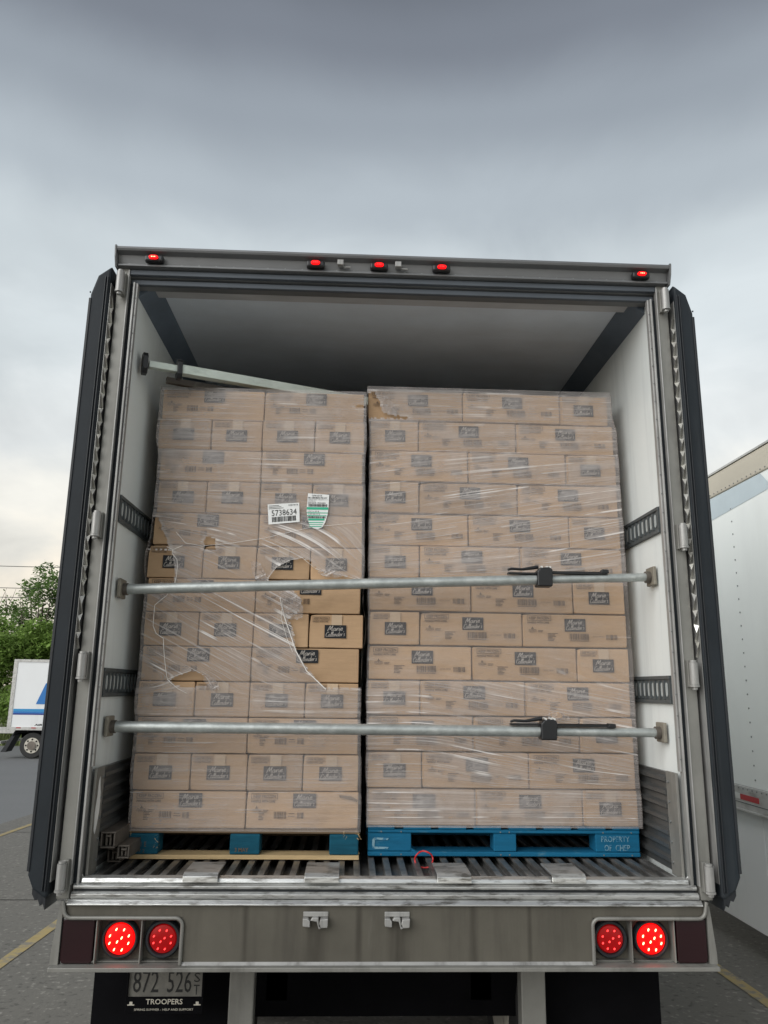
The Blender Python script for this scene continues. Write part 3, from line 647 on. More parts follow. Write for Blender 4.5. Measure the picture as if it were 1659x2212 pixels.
m = MB(); put_text(m, '3 MAY', -.040, .020, .030, .047, -.0016, .02); put_text(m, '4 1 E', -.47, -.425, .05, .07, -.0016); put_text(m, '4 7 2', -.475, -.43, .025, .040, -.0016); m.build('stencil_mark', M['ink'], pl)

pr_ = tag(empty('pallet', (.5395, .415, 1.371)), 'bright blue painted wooden pallet under the right load', 'pallet')
# side board with two fork openings
z0, z1 = .0205, .107
for x0, x1 in ((-.6195, -.424), (-.050, .053), (.416, .6195)):
    MB().box(x0, x1, 0, .10, z0, z1-.009).build('block', M['blue'], pr_, .004)
    for yy in (.5, 1.0): MB().box(x0, x1, yy, yy+.1, z0, z1-.009).build('block', M['blue'], pr_, .004)
MB().box(-.6195, .6195, -.004, .12, 0, .019).build('bottom_board', M['blue'], pr_, .004)
MB().prism([(-.424, .0195), (-.40, .0195), (-.424, .034)], 1, .002, .09).build('chamfer', M['blue'], pr_)
for yy in (.5, .99): MB().box(-.6195, .6195, yy, yy+.12, 0, .019).build('bottom_board', M['blue'], pr_, .003)
for (a, b) in ((-.6195, .6195),): MB().box(a, b, -.006, .03, .0985, .112).build('top_rail_board', M['blue'], pr_, .004)
xk = -.6195
for k in range(8):
    w = .12 if k in (0, 7) else .125; MB().box(xk, xk+w, -.009+rnd.uniform(0,.004), 1.0, .1125, .1275).build('deck_board', M['blue'], pr_, .003); xk += (1.239-.12)/7
m = MB(); put_text(m, 'PROPERTY', .442, .572, .064, .088, -.0035, .0); put_text(m, 'OF  CHEP', .455, .572, .026, .052, -.0035, .0)
nh = MB()
for x in (-.56, -.47, -.02, .02, .45, .58):
    for zz in (.008, .104): nh.tube((x, -.0045 if zz < .05 else -.0065, zz), (x, -.0062 if zz < .05 else -.0082, zz), .0035, n=6)
nh.build('nail_heads', M['rivet'], pr_)['kind'] = 'stuff'
stm = mat('faded_white_stencil', (.20, .36, .44), .8, spots=((.02,.16,.30), 40, (1,1,1), .50, .56, .9)); m.build('stencil_lettering', stm, pr_)
m = MB()
for q in range(2):
    zz = .030+.038*q; m.add([(-.59,-.0035,zz),(-.53,-.0035,zz),(-.525,-.0035,zz+.008),(-.59,-.0035,zz+.010)], [(0,1,2,3)])
m.add([(-.60,-.0035,.035),(-.59,-.0035,.03),(-.588,-.0035,.078),(-.60,-.0035,.07)], [(0,1,2,3)]); m.build('faded_arrow_mark', stm, pr_)

# ------------------------------------------------------------------ the reefer trailer
T = tag(empty('trailer', (0, 0, 0)), 'open refrigerated trailer seen from behind, loaded with two wrapped pallets', 'trailer')
def P(name, mb, m, par=T, bev=0, smooth=False): return mb.build(name, M[m] if isinstance(m, str) else m, par, bev, smooth)
YL = 12.5
for s in (-1, 1):
    P('inner_wall', MB().box(s*1.222, s*1.262, .045, YL, 1.30, 3.94), 'white')
    P('outer_wall', MB().box(s*1.266, s*1.292, .12, YL+.05, 1.10, 4.05), 'tw')
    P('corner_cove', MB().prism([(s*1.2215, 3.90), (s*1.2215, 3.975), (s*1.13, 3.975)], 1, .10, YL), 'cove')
    # post: outer flat, recessed groove, pale inner trims
    P('corner_post', MB().box(s*1.243, s*1.294, 0, .118, 1.293, 4.0), 'post', bev=.004)
    P('post_groove', MB().box(s*1.2235, s*1.2425, .022, .10, 1.345, 3.93), 'rub2')
    P('jamb_trim', MB().box(s*1.2135, s*1.2225, .006, .044, 1.345, 3.93), 'trim', bev=.002)
    P('jamb_trim', MB().box(s*1.2035, s*1.2125, .018, .044, 1.78, 3.93), 'trim', bev=.002)
    P('post_lip', MB().box(s*1.2395, s*1.2445, -.006, .02, 1.345, 3.985), 'trim', bev=.0015)
    # scuff plate with horizontal corrugations
    P('kick_plate', MB().box(s*1.205, s*1.2215, .10, YL, 1.37, 1.765), 'kick')
    for k in range(7):
        z = 1.395+.054*k; P('corrugation', MB().prism([(s*1.2045, z), (s*1.190, z+.009), (s*1.190, z+.024), (s*1.2045, z+.032)], 1, .155, YL), 'kick')
    P('plate_end', MB().box(s*1.1935, s*1.2045, .045, .150, 1.36, 1.772), 'post', bev=.002)
    rv = MB()
    for k in range(5): rv.tube((s*1.193, .125, 1.41+.08*k), (s*1.188, .125, 1.41+.08*k), .006, n=8)
    P('rivets', rv, 'rivet')['kind'] = 'stuff'
    # logistics tracks
    for zc in (2.868, 2.113):
        tr = P('logistics_track', MB().box(s*1.2215, s*1.214, .075, YL, zc-.060, zc+.060), 'track')
        for dz in (-.052, .052): P('track_flange', MB().box(s*1.2135, s*1.207, .078, YL, zc+dz-.008, zc+dz+.008), 'track', tr, .002)
        P('track_end', MB().box(s*1.2135, s*1.209, .078, .092, zc-.043, zc+.043), 'track', tr)
        sm_ = MB(); n = 8
        pts = [(.0115*math.cos(a), .030*math.copysign(abs(math.sin(a))**.5, math.sin(a))) for a in [2*math.pi*i/12 for i in range(12)]]
        sm_.prism([(p[0], p[1]) for p in pts], 0, s*1.2125, s*1.210); sme = sm_.mesh('track_slot', M['slot'])
        for k in range(22): link('track_slot', sme, tr, 0, False, (0, .118+.0515*k, zc))
        rg = MB()
        for k in range(22): rg.box(s*1.2135, s*1.206, .136+.0515*k, .150+.0515*k, zc-.04, zc+.04)
        P('track_rungs', rg, 'track', tr)
P('ceiling', MB().box(-1.2215, 1.2215, .10, YL, 3.976, 4.03), 'ceil')
P('ceiling_edge_board', MB().box(-1.215, 1.215, .101, .195, 3.955, 3.9755), 'band')
P('roof', MB().box(-1.29, 1.29, .06, YL+.05, 4.052, 4.075), 'tw')
P('front_wall', MB().box(-1.262, 1.262, YL+.002, YL+.09, 1.10, 4.03), 'white')
P('floor', MB().box(-1.2215, 1.2215, .066, YL, 1.12, 1.325), 'alud')
rail = MB().prism([(-.0125, 0), (-.0125, .004), (-.005, .006), (-.005, .022), (-.0135, .024), (-.0135, .036), (.0135, .036), (.0135, .024), (.005, .022), (.005, .006), (.0125, .004), (.0125, 0)], 1, .050, 3.2)
rme = rail.mesh('floor_rail', M['alud'])
for k in range(37): link('floor_rail', rme, T, .0015, False, (-1.17+.065*k, 0, 1.326))
# header
hd = MB().prism([(-.055, 4.068), (-.050, 4.058), (-.022, 4.050), (-.012, 4.010), (-.026, 4.002), (-.026, 3.994), (.022, 3.990), (.022, 3.962), (.052, 3.955), (.052, 3.934), (.0995, 3.934), (.0995, 4.050), (.03, 4.080), (-.052, 4.078)], 0, -1.293, 1.293)
P('header', hd, 'head', bev=.002)
P('header_gasket', MB().box(-1.24, 1.24, .0, .0215, 3.964, 3.989), 'hgask', bev=.003)
P('header_gasket', MB().box(-1.24, 1.24, .030, .0515, 3.930, 3.9545), 'hgask', bev=.003)
for s in (-1, 1): P('header_end_cap', MB().prism([(-.058, 4.074), (-.05, 4.03), (-.03, 3.985), (.05, 3.985), (.05, 4.085), (-.055, 4.084)], 0, s*1.2935, s*1.302), 'head', bev=.002)
for x, br in ((-1.122, 1), (-.378, 0), (-.082, 0), (.211, 0), (1.158, 1)):
    lm = P('marker_light', MB().box(x-.042, x+.042, -.050, -.018, 4.008, 4.040), 'bplas', bev=.008)
    lens = MB().prism([(x+.021*math.cos(a)*abs(math.cos(a))**-.4 if abs(math.cos(a)) > .01 else x, 4.024+.0095*math.sin(a)) for a in [2*math.pi*(i+.5)/16 for i in range(16)]], 1, -.062, -.0505)
    P('lens', lens, 'redlit' , lm, .002)
    dm = MB()
    for k in (-1, 0, 1): dm.tube((x+k*.0075, -.0625, 4.0235), (x+k*.0075, -.0640, 4.0235), .0016, n=8)
    P('diode', dm, 'led' if br else 'ledred', lm)
for x, fl in ((-.262, 1), (.007, 1)):
    P('header_bracket', MB().box(x-.014, x+.014, -.055, -.026, 4.020, 4.046).box(x+.014, x+.046, -.036, -.024, 4.016, 4.022), 'trim', bev=.002)
rv = MB()
for s in (-1, 1):
    for k in range(24): rv.tube((s*1.2085, .0175, 1.83+.088*k), (s*1.2085, .0145, 1.83+.088*k), .0032, n=6)
for k in range(32): rv.tube((-1.24+.08*k, -.0135, 4.006), (-1.24+.08*k, -.021, 4.006), .004, n=6)
P('rivets', rv, 'rivet')['kind'] = 'stuff'
# hinges
hm = MB().tube((0, 0, -.046), (0, 0, .046), .0175, n=20).tube((0, 0, .047), (0, 0, .055), .0135, n=20).tube((0, 0, -.055), (0, 0, -.047), .0195, n=20).tube((0, 0, -.066), (0, 0, -.0555), .011, n=12)
hme = hm.mesh('hinge', M['trim']); 
bme_ = MB().box(-.0175, .004, .019, .05, -.056, .056).mesh('hinge_bracket', M['post'])
for s in (-1, 1):
    for z in (3.905, 2.770, 2.180, 1.383):
        h = link('hinge', hme, T, 0, True, (s*1.268, -.040, z))
        b = link('hinge_bracket', bme_, h, .002); b.scale.x = s
# doors swung round against the trailer sides
for s in (-1, 1):
    poly = [(s*1.312, 1.315), (s*1.322, 1.300), (s*1.375, 1.335), (s*1.398, 1.385), (s*1.398, 3.84), (s*1.372, 3.935), (s*1.312, 3.985)]
    dr = P('door', MB().prism(poly, 1, -.035, 1.15), 'rub2', bev=.010)
    for x, w in ((1.323, .005), (1.334, .004)):
        pts = [(0, 0), (0, 0)]
        P('door_gasket', MB().box(s*(x-w/2), s*(x+w/2), -.043, -.0355, 1.33, 3.93), 'rub', dr, .002)
    P('door_edge_strip', MB().box(s*1.390, s*1.4015, -.038, 1.14, 1.40, 3.82), 'rub', dr, .002)
    P('door_face_seam', MB().box(s*1.3095, s*1.3115, -.030, 1.10, 1.36, 3.90), 'trim', dr)
    nb = MB()
    for k in range(30):
        z = 1.45+k*.083; nb.tube((s*1.4015, -.02, z), (s*1.406, -.02, z), .004, n=6)
    P('door_rivets', nb, 'rub', dr)['kind'] = 'stuff'
    # ragged lower rubber flap
    fl = MB(); xs = [1.322, 1.332, 1.341, 1.351, 1.362, 1.375]; zs = [1.262, 1.288, 1.275, 1.300, 1.296, 1.318]
    for i in range(5): fl.add([(s*xs[i], -.03, 1.345), (s*xs[i+1], -.03, 1.345), (s*xs[i+1], -.028, zs[i+1]), (s*xs[i], -.028, zs[i]), (s*xs[i], .1, 1.345), (s*xs[i+1], .1, 1.345), (s*xs[i+1], .1, zs[i+1]), (s*xs[i], .1, zs[i])],
                              [(0,1,2,3), (4,7,6,5), (0,3,7,4), (1,5,6,2), (3,2,6,7)])
    P('ragged_flap', fl, 'rub', dr)
    # crinkled foil strip caught in the hinge gap
    fz = MB(); z = 2.25; k = 0; pp = []
    while z < 3.83:
        q = -.040 if k % 2 else -.014
        pp += [(s*1.2952, q+rnd.uniform(0,.008), z), (s*1.3105, q+.010+rnd.uniform(0,.008), z+(.030 if k % 2 else -.004)+rnd.uniform(-.004,.004))]; z += rnd.uniform(.026, .040); k += 1
    fz.add(pp, [(2*i, 2*i+1, 2*i+3, 2*i+2) for i in range(k-1)])
    P('crinkled_seal_strip', fz, 'foil')
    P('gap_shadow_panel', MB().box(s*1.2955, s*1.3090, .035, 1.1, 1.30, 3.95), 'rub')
# sill: stepped extrusions from the face up to the floor
P('sill_rail', MB().prism([(-.014, 1.274), (-.014, 1.279), (.0, 1.2935), (.016, 1.2935), (.016, 1.274)], 0, -1.245, 1.245), 'alu', bev=.0015)
P('sill_rail', MB().prism([(-.002, 1.296), (-.006, 1.300), (-.006, 1.313), (.004, 1.320), (.03, 1.320), (.03, 1.296)], 0, -1.236, 1.236), 'alu', bev=.002)
P('sill_groove', MB().box(-1.23, 1.23, .012, .04, 1.3205, 1.329), 'rub')
P('sill_rail', MB().prism([(.004, 1.3295), (.001, 1.333), (.001, 1.341), (.012, 1.347), (.038, 1.347), (.038, 1.3295)], 0, -1.232, 1.232), 'alu', bev=.002)
P('sill_rail', MB().prism([(.014, 1.3475), (.010, 1.351), (.016, 1.366), (.0485, 1.371), (.0485, 1.3475)], 0, -1.205, 1.205), 'alu', bev=.002)
for s in (-1, 1): P('sill_corner_weld', MB().prism([(s*1.232, 1.32), (s*1.232, 1.40), (s*1.205, 1.365), (s*1.205, 1.32)], 1, .0385, .0445), 'alu', bev=.002)
for x in (-.743, -.269, .255, .714):
    o = P('sill_lip_plate', MB().prism([(-.003, 1.358), (.001, 1.376), (.012, 1.3825), (.19, 1.3835), (.19, 1.3905), (.008, 1.3895), (-.008, 1.378), (-.011, 1.356)], 0, x-.068, x+.068), 'alu', bev=.002)
# sill face with the light housings let into it
P('sill_face', MB().box(-.800, .800, 0, .03, 1.064, 1.2735), 'sillface')
P('bottom_lip', MB().prism([(-.030, 1.047), (-.030, 1.062), (-.0005, 1.0635), (.03, 1.0635), (.03, 1.047)], 0, -1.288, 1.288), 'post', bev=.002)
P('bottom_lip_edge', MB().prism([(-.0005, 1.064), (-.0005, 1.074), (-.010, 1.064)], 0, -.798, .798), 'trim')
def ring_frame(s):
    # raised rounded rim round the housing opening (open towards the outside)
    pts = []
    def arc(cx, cz, r, a0, a1, n=7):
        for i in range(n+1):
            a = math.radians(a0+(a1-a0)*i/n); pts.append((cx+r*math.cos(a), cz+r*math.sin(a)))
    pts.append((.800, 1.066)); arc(.800+.028, 1.2225-.022, .028, 180, 90); 
    pts.append((1.225, 1.2285)); arc(1.225, 1.2285+.03, .03, 270, 350)
    pts.append((1.262, 1.29))
    return [(s*p[0], -.006, p[1]) for p in pts]
for s in (-1, 1):
    P('light_box_rim', MB().path(ring_frame(s), .0075, 10), 'post', smooth=True)
    P('sill_corner_plate', MB().box(s*.8005, s*1.262, .002, .03, 1.2285, 1.2735), 'sillface')
    P('sill_end_plate', MB().prism([(s*1.262, 1.064), (s*1.292, 1.064), (s*1.292, 1.10), (s*1.275, 1.2735), (s*1.262, 1.2735)], 1, .0, .03), 'post')
    hb = P('light_box', MB().box(s*.8055, s*1.262, .058, .064, 1.064, 1.228), 'sillface')
    for x0, x1 in ((.8005, .805), (.955, .9595), (1.126, 1.131)):
        P('light_box_divider', MB().box(s*x0, s*x1, .004, .0578, 1.066, 1.2275), 'post', hb, .0015)
    P('light_box_floor', MB().box(s*.8055, s*1.1255, .0305, .0578, 1.0645, 1.068), 'post', hb)
    P('light_box_top', MB().box(s*.8055, s*1.2615, .0305, .0578, 1.2245, 1.228), 'post', hb)
    P('side_reflector_lens', MB().prism([(s*1.137, 1.072), (s*1.144, 1.066), (s*1.250, 1.066), (s*1.258, 1.080), (s*1.258, 1.218), (s*1.252, 1.2235), (s*1.142, 1.2235), (s*1.137, 1.217)], 1, .004, .05), 'redlens', bev=.006)
    for xc, ro, ri, lit in ((1.040, .0725, .058, 1), (.878, .0705, .053, 0)):
        if lit: xc = 1.043
        gr = MB(); n = 40
        prof = [(ro, .050), (ro, .030), (ro-.006, .022), (ri+.004, .022), (ri, .028), (ri, .045)]
        for i in range(n):
            a = 2*math.pi*i/n
            for r_, y_ in prof: gr.v.append((s*xc+r_*math.cos(a), y_, 1.146+r_*math.sin(a)))
        k = len(prof); gr.f = [(i*k+j, i*k+j+1, ((i+1)%n)*k+j+1, ((i+1)%n)*k+j) for i in range(n) for j in range(k-1)]
        tl = P('tail_light', gr, 'rub', smooth=True)
        ln = MB()
        for j, (r_, y_) in enumerate(((ri-.0006, .034), (ri*.93, .0255), (ri*.6, .0215), (ri*.25, .020))):
            for i in range(n): a = 2*math.pi*i/n; ln.v.append((s*xc+r_*math.cos(a), y_, 1.146+r_*math.sin(a)))
        ln.f = [(j*n+i, j*n+(i+1)%n, (j+1)*n+(i+1)%n, (j+1)*n+i) for j in range(3) for i in range(n)]+[tuple(3*n+i for i in range(n))]
        P('lens', ln, 'redbright' if lit else 'reddim', tl, smooth=True)
        spots = [(.38*math.cos(a), .38*math.sin(a)*1.0, a) for a in (.9, 2.2, 4.1, 5.3)][:2]
        spots = [(.66*math.cos(math.radians(a)), .66*math.sin(math.radians(a))) for a in (20, 65, 110, 160, 200, 245, 290, 340)]+[(.16, .1), (-.12, -.14)]
        for px_, pz_ in spots:
            dm = MB(); cx = s*xc+px_*ri; cz = 1.146+pz_*ri; L_ = .0050 if lit else .0038; W_ = .0026 if lit else .0034
            dm.prism([(cx+W_*math.cos(a)+.35*L_*math.sin(a), cz+L_*math.sin(a)) for a in [2*math.pi*i/10 for i in range(10)]], 1, .0165, .0195)
            P('diode', dm, 'led' if lit else 'ledred', tl)
# door hold-back latches on the sill face
for x in (-.287, .030):
    lt = P('latch_keeper', MB().box(x-.050, x+.048, -.006, -.0005, 1.234, 1.252), 'trim', bev=.002)
    P('keeper_jaw', MB().prism([(x-.050, 1.205), (x-.022, 1.202), (x-.022, 1.222), (x-.030, 1.232), (x-.050, 1.2335)], 1, -.030, -.0005), 'trim', lt, .003)
    P('keeper_jaw', MB().prism([(x+.018, 1.232), (x+.014, 1.215), (x+.020, 1.200), (x+.046, 1.202), (x+.048, 1.2335)], 1, -.034, -.0005), 'trim', lt, .003)
    P('keeper_hook', MB().prism([(x-.021, 1.226), (x-.012, 1.236), (x+.010, 1.236), (x+.0135, 1.205), (x+.022, 1.198), (x+.012, 1.195), (x+.004, 1.222), (x-.012, 1.224)], 1, -.028, -.007), 'trim', lt, .002)
# underside
P('sill_core', MB().box(-1.24, 1.24, .031, .0655, 1.2295, 1.3255), 'alud')
P('underbody', MB().box(-1.24, 1.24, .066, YL, 1.0665, 1.118), 'under')
for x in (-.598, .626): P('bumper_upright', MB().box(x-.052, x+.052, .30, .38, .42, 1.066), 'post', bev=.006)
P('underride_bar', MB().box(-1.15, 1.15, .28, .42, .40, .52), 'post', bev=.01)
for x0, x1 in ((-1.25, -.652), (.682, 1.222)): P('mud_flap', MB().box(x0, x1, .45, .462, .14, 1.066), 'under')
P('crossmember', MB().prism([(-.38,.91), (.36,.91), (.42,1.06), (-.38,1.06)], 1, .78, .80), 'sillface')
P('air_hose', MB().path([(-.40,.70,.905),(-.33,.68,.93),(-.25,.66,.96),(-.19,.65,1.0),(-.16,.64,1.05)], .013), 'rub')
P('air_hose', MB().path([(-.36,.69,.900),(-.28,.67,.915),(-.21,.65,.94),(-.15,.64,.99),(-.12,.64,1.05)], .011), 'rub')
P('air_hose', MB().path([(.13,.66,1.05),(.17,.66,.99),(.24,.67,.935),(.31,.68,.925),(.36,.70,.95)], .013), 'rub')
for y in (1.35, 2.62):
    P('axle', MB().tube((-1.1, y, .50), (1.1, y, .50), .065), 'under')
    for x in (-1.13, -.80, .80, 1.13):
        w = P('wheel', MB().tube((x-.13, y, .50), (x+.13, y, .50), .50, n=36), 'tyre', bev=.03)
        P('rim', MB().tube((x-.132, y, .50), (x+.132, y, .50), .27, n=24), 'rim', w)
for s in (-1, 1): P('slider_rail', MB().box(s*.45, s*.55, .9, 4, .62, 1.0), 'under')
P('suspension_crossbar', MB().box(-1.0, 1.0, .9, 1.0, .55, .85), 'under')
# licence plate
lp = P('license_plate', MB().box(-1.062, -.758, .296, .300, .795, .955), 'plate', bev=.002)
m = MB(); put_text(m, '872', -1.044, -.940, .866, .948, .2945, .0); put_text(m, '526', -.904, -.805, .866, .948, .2945, .0); put_text(m, 'S', -.795, -.770, .905, .940, .2945); put_text(m, 'T', -.795, -.771, .858, .895, .2945)
P('plate_number', m, 'black', lp)
P('plate_frame', MB().box(-1.068, -.752, .286, .2938, .79, .852).box(-1.068, -1.060, .286, .2938, .8525, .958).box(-.760, -.752, .286, .2938, .8525, .958), 'under', lp, .002)
m = MB(); put_text(m, 'TROOPERS', -.985, -.835, .826, .846, .2850, .01); put_text(m, 'SPRING SUMMER - HELP AND SUPPORT', -1.03, -.79, .803, .811, .2850)
for x in (-1.045, -.775): quad(m, x-.014, x+.014, .822, .826, .2850); quad(m, x-.006, x+.006, .826, .836, .2850)
P('frame_lettering', m, M['rim'], lp)
# peeling sticker on the left jamb
P('torn_sticker', MB().prism([(.062, 1.60), (.075, 1.66), (.080, 1.72), (.092, 1.735), (.100, 1.70), (.112, 1.67), (.115, 1.60), (.104, 1.565), (.090, 1.53), (.080, 1.515), (.066, 1.53)], 0, -1.1930, -1.1918), 'label')

# ------------------------------------------------------------------ load bars
def pipe_bar(z_l, z_r, xj, label, ratchet):
    y = .19; t = empty('load_bar', (0, y, 0)); tag(t, label, 'load bar', 'round steel load bars across the opening')
    def zz(x): return z_l+(z_r-z_l)*(x+1.19)/2.37
    MB().tube((-1.19, 0, zz(-1.19)), (xj, 0, zz(xj)), .0235, n=24).build('outer_pipe', M['galv'], t, smooth=True)
    MB().tube((xj, 0, zz(xj)), (1.185, 0, zz(1.185)), .0195, n=24).build('inner_pipe', M['galv'], t, smooth=True)
    for s in (-1, 1):
        MB().box(s*1.197, s*1.2125, -.045, .045, zz(s*1.2)-.040, zz(s*1.2)+.045).build('end_plate', M['pad'], t, .004)
        MB().tube((s*1.197, 0, zz(s*1.19)), (s*1.176, 0, zz(s*1.18)), .027, n=20).build('end_collar', M['rust'], t, smooth=True)
    zc = zz(xj); x = xj
    c = MB().prism([(x-.035, zc-.035), (x+.035, zc-.035), (x+.037, zc+.015), (x+.037, zc+.045), (x+.02, zc+.055), (x-.02, zc+.050), (x-.035, zc+.035)], 1, -.036, .030).build('ratchet_body', M['bplas'], t, .006)
    MB().box(x-.165, x-.0355, -.02, .012, zz(x-.1)+.025, zz(x-.1)+.034).box(x+.0375, x+.29, -.022, .010, zz(x+.1)+.021, zz(x+.1)+.031).build('ratchet_arm', M['bplas'], t, .002)
    tb = MB()
    for k in range(34): tb.box(x+.042+.0072*k, x+.0455+.0072*k, -.020, .008, zz(x+.1)+.0312, zz(x+.1)+.0345)
    tb.build('ratchet_teeth', M['bplas'], t)
    MB().path([(x-.165, -.012, zz(x)+.040), (x-.15, -.012, zz(x)+.046), (x-.10, -.012, zz(x)+.044), (x-.06, -.012, zz(x)+.050), (x-.025, -.012, zz(x)+.056)], [.005, .006, .006, .008, .009], 8).build('ratchet_handle', M['bplas'], t, smooth=True)
    MB().prism([(x+.262, zz(x+.28)+.0202), (x+.30, zz(x+.28)+.0202), (x+.298, zz(x+.28)+.036), (x+.27, zz(x+.28)+.038)], 1, -.026, .014).build('arm_stop', M['bplas'], t, .002)
    for k, dx in enumerate((-.012, .012, .026)):
        MB().tube((x+dx, -.034, zc+.054), (x+dx, .01, zc+.056), .0048, n=10).build('pin', M['wtape'], t, smooth=True)
pipe_bar(2.520, 2.618, .70, 'upper round galvanised load bar with a black ratchet, above the torn film', 1)
pipe_bar(1.928, 1.927, .695, 'lower round galvanised load bar with a black ratchet, near the bottom of the loads', 1)

def square_bar(p0, p1, w, pads, label, m):
    p0 = Vector(p0); p1 = Vector(p1); d = p1-p0; L_ = d.length; d.normalize()
    t = empty('load_bar', p0); t.rotation_mode = 'QUATERNION'; t.rotation_quaternion = d.to_track_quat('X', 'Z')
    tag(t, label, 'load bar')
    for a, b, ww in w: MB().box(a*L_, b*L_, -ww/2, ww/2, -ww/2, ww/2).build('bar_tube', m, t, .003)
    for f, h in pads: MB().prism([(-.032, -h*.6), (-.018, -h), (.018, -h), (.032, -h*.6), (.032, h*.6), (.018, h), (-.018, h), (-.032, h*.6)], 0, f*L_-.012, f*L_+.012).build('rubber_pad', M['bplas'], t, .003)
    return t
square_bar((-1.19, .185, 3.600), (.55, .98, 3.640), [(.01, .088, .034), (.088, 1, .046)], [(0, .052), (.085, .050)], 'pale square load bar with black pads slanting from the left wall over the cartons', M['galvl'])
square_bar((-1.12, .33, 3.580), (.55, 1.10, 3.600), [(0, 1, .030)], [], 'darker square bar lying behind the pale slanting load bar', M['rust'])

# steel tubes lying on the floor at the left wall
def floor_tube(x0, x1, z0, z1, y0, label):
    t = empty('steel_beam', ((x0+x1)/2, y0, z0)); w = (x1-x0)/2; h = z1-z0; k = .007
    tag(t, label, 'steel beam', 'steel beams lying against the left wall')
    MB().box(-w, w, 0, 1.8, 0, k).box(-w, w, 0, 1.8, h-k, h).box(-w, -w+k, 0, 1.8, k+.0003, h-k-.0003).box(w-k, w, 0, 1.8, k+.0003, h-k-.0003).build('square_tube', M['rust'], t, .002)
    MB().box(-.012, -.004, .012, .10, k+.001, h-k-.001).box(.004, .012, .012, .10, k+.001, h-k-.001).build('inner_web', M['rust'], t, .001)
    MB().tube((-.010, .010, h-.018), (.012, .010, h-.018), .006, n=10).build('hook', M['rust'], t)
floor_tube(-1.188, -1.128, 1.448, 1.512, .150, 'larger square steel beam, upper of the two by the left wall')
floor_tube(-1.125, -1.076, 1.402, 1.454, .185, 'smaller square steel beam, beside the left pallet on the floor')
floor_tube(-1.186, -1.130, 1.372, 1.428, .26, 'shadowed lowest steel beam under the other two by the left wall')
# red ring hanging at the floor
rg = MB(); n = 28
rg.path([(.165+.040*math.cos(2*math.pi*i/n), .33+.005*math.sin(i), 1.372+.034*math.sin(2*math.pi*i/n)+.002) for i in range(n+1)], .0035, 8)
tag(rg.build('red_ring', M['redring'], smooth=True), 'red plastic ring lying on the floor rails under the blue pallet', 'ring')

# ------------------------------------------------------------------ white trailer on the right
t = tag(empty('trailer', (4.48, 0, 0)), 'tall plain white trailer parked on the right', 'trailer')
X = -1.30; Y0, Y1 = -7.5, 8.0
P('side_wall', MB().box(X, 1.30, Y0, Y1, 1.336, 3.88), 'tw', t)
P('top_rail', MB().box(X-.012, 1.312, Y0-.01, Y1+.01, 3.882, 4.085), 'cream', t, .01)
P('roof', MB().box(X-.02, 1.32, Y0-.02, Y1+.02, 4.088, 4.105), 'rail', t)
P('bottom_rail', MB().box(X-.018, 1.318, Y0, Y1, 1.13, 1.333), 'rail', t, .006)
P('rail_groove', MB().box(X-.021, X-.0185, Y0, Y1, 1.195, 1.201), 'track', t)
P('rail_ledge', MB().box(X-.034, X-.019, Y0, Y1, 1.128, 1.148), 'rail', t, .003)
rv = MB()
y = Y0+.05
while y < Y1:
    rv.tube((X-.012, y, 3.905), (X-.017, y, 3.905), .006, n=6); rv.tube((X-.018, y, 1.312), (X-.023, y, 1.312), .006, n=6); y += .075
yy = 3.24-1.22*8
while yy < Y1:
    z = 1.40
    while z < 3.8: rv.tube((X-.0005, yy, z), (X-.005, yy, z), .007, n=6); z += .115
    yy += 1.22
P('rivets', rv, 'rivet', t)['kind'] = 'stuff'
yy = 3.18-8.8
while yy < Y1-.5:
    P('reflective_strip', MB().box(X-.0225, X-.0185, yy, yy+.30, 1.222, 1.266), 'rtape', t); P('reflective_strip', MB().box(X-.0225, X-.0185, yy+.304, yy+.55, 1.222, 1.266), 'wtape', t); yy += 1.1
yy = Y0+.2
while yy < Y1-1.3:
    P('side_skirt', MB().box(X+.03, X+.05, yy, yy+1.5, .20, 1.125), 'tw2', t, .004); yy += 1.506
for y in (-5.6, -4.3):
    for x in (-1.0, 1.0): P('wheel', MB().tube((x-.14, y, .5), (x+.14, y, .5), .5, n=32), 'tyre', t, .03)
for x in (-.9, .9): P('landing_leg', MB().box(x-.06, x+.06, 6.2, 6.32, 0-.13, 1.09), 'rail', t)

P('blue_grey_patch', MB().add([(X-.003, 4.30, 3.876), (X-.003, 2.70, 3.876), (X-.003, 2.60, 3.78), (X-.003, 2.61, 3.72), (X-.003, 4.30, 3.64)], [(0,1,2,3,4)]), mat('pale_blue_grey', (.50, .58, .62), .4, var=.05), t)  # pale blue-grey patch just below the top rail

# ------------------------------------------------------------------ distant trailer on the left
t = tag(empty('trailer', (-13.97, 29.3, gz(29.3))), 'distant white trailer with blue stripes parked before the trees', 'trailer')
P('box_body', MB().box(0, 13.5, 0, 2.55, 1.14, 3.88), 'tw2', t, .02)
P('corner_rail', MB().box(-.03, .12, -.02, .02, 1.1, 3.90), 'rail', t); P('top_rail', MB().box(0, 13.5, -.03, -.002, 3.80, 3.90), 'rail', t)
P('bottom_rail', MB().box(0, 13.5, -.03, -.002, 1.10, 1.22), 'rail', t)
P('light_blue_stripe', MB().box(.15, 13.5, -.008, -.002, 1.83, 1.93), 'tcyan', t); P('blue_stripe', MB().box(.15, 13.5, -.0085, -.002, 1.755, 1.828), 'tblue', t); P('navy_stripe', MB().box(.15, 13.5, -.009, -.002, 1.70, 1.753), 'navy', t)
m = MB(); put_text(m, 'M', 1.02, 2.35, 2.12, 2.95, -.012, .10, .38); P('letter', m, 'tblue', t)
m = MB(); put_text(m, 'AIR RIDE SUSPENSION', 1.05, 3.0, 1.27, 1.35, -.012, .02, .3); P('side_lettering', m, 'black', t)
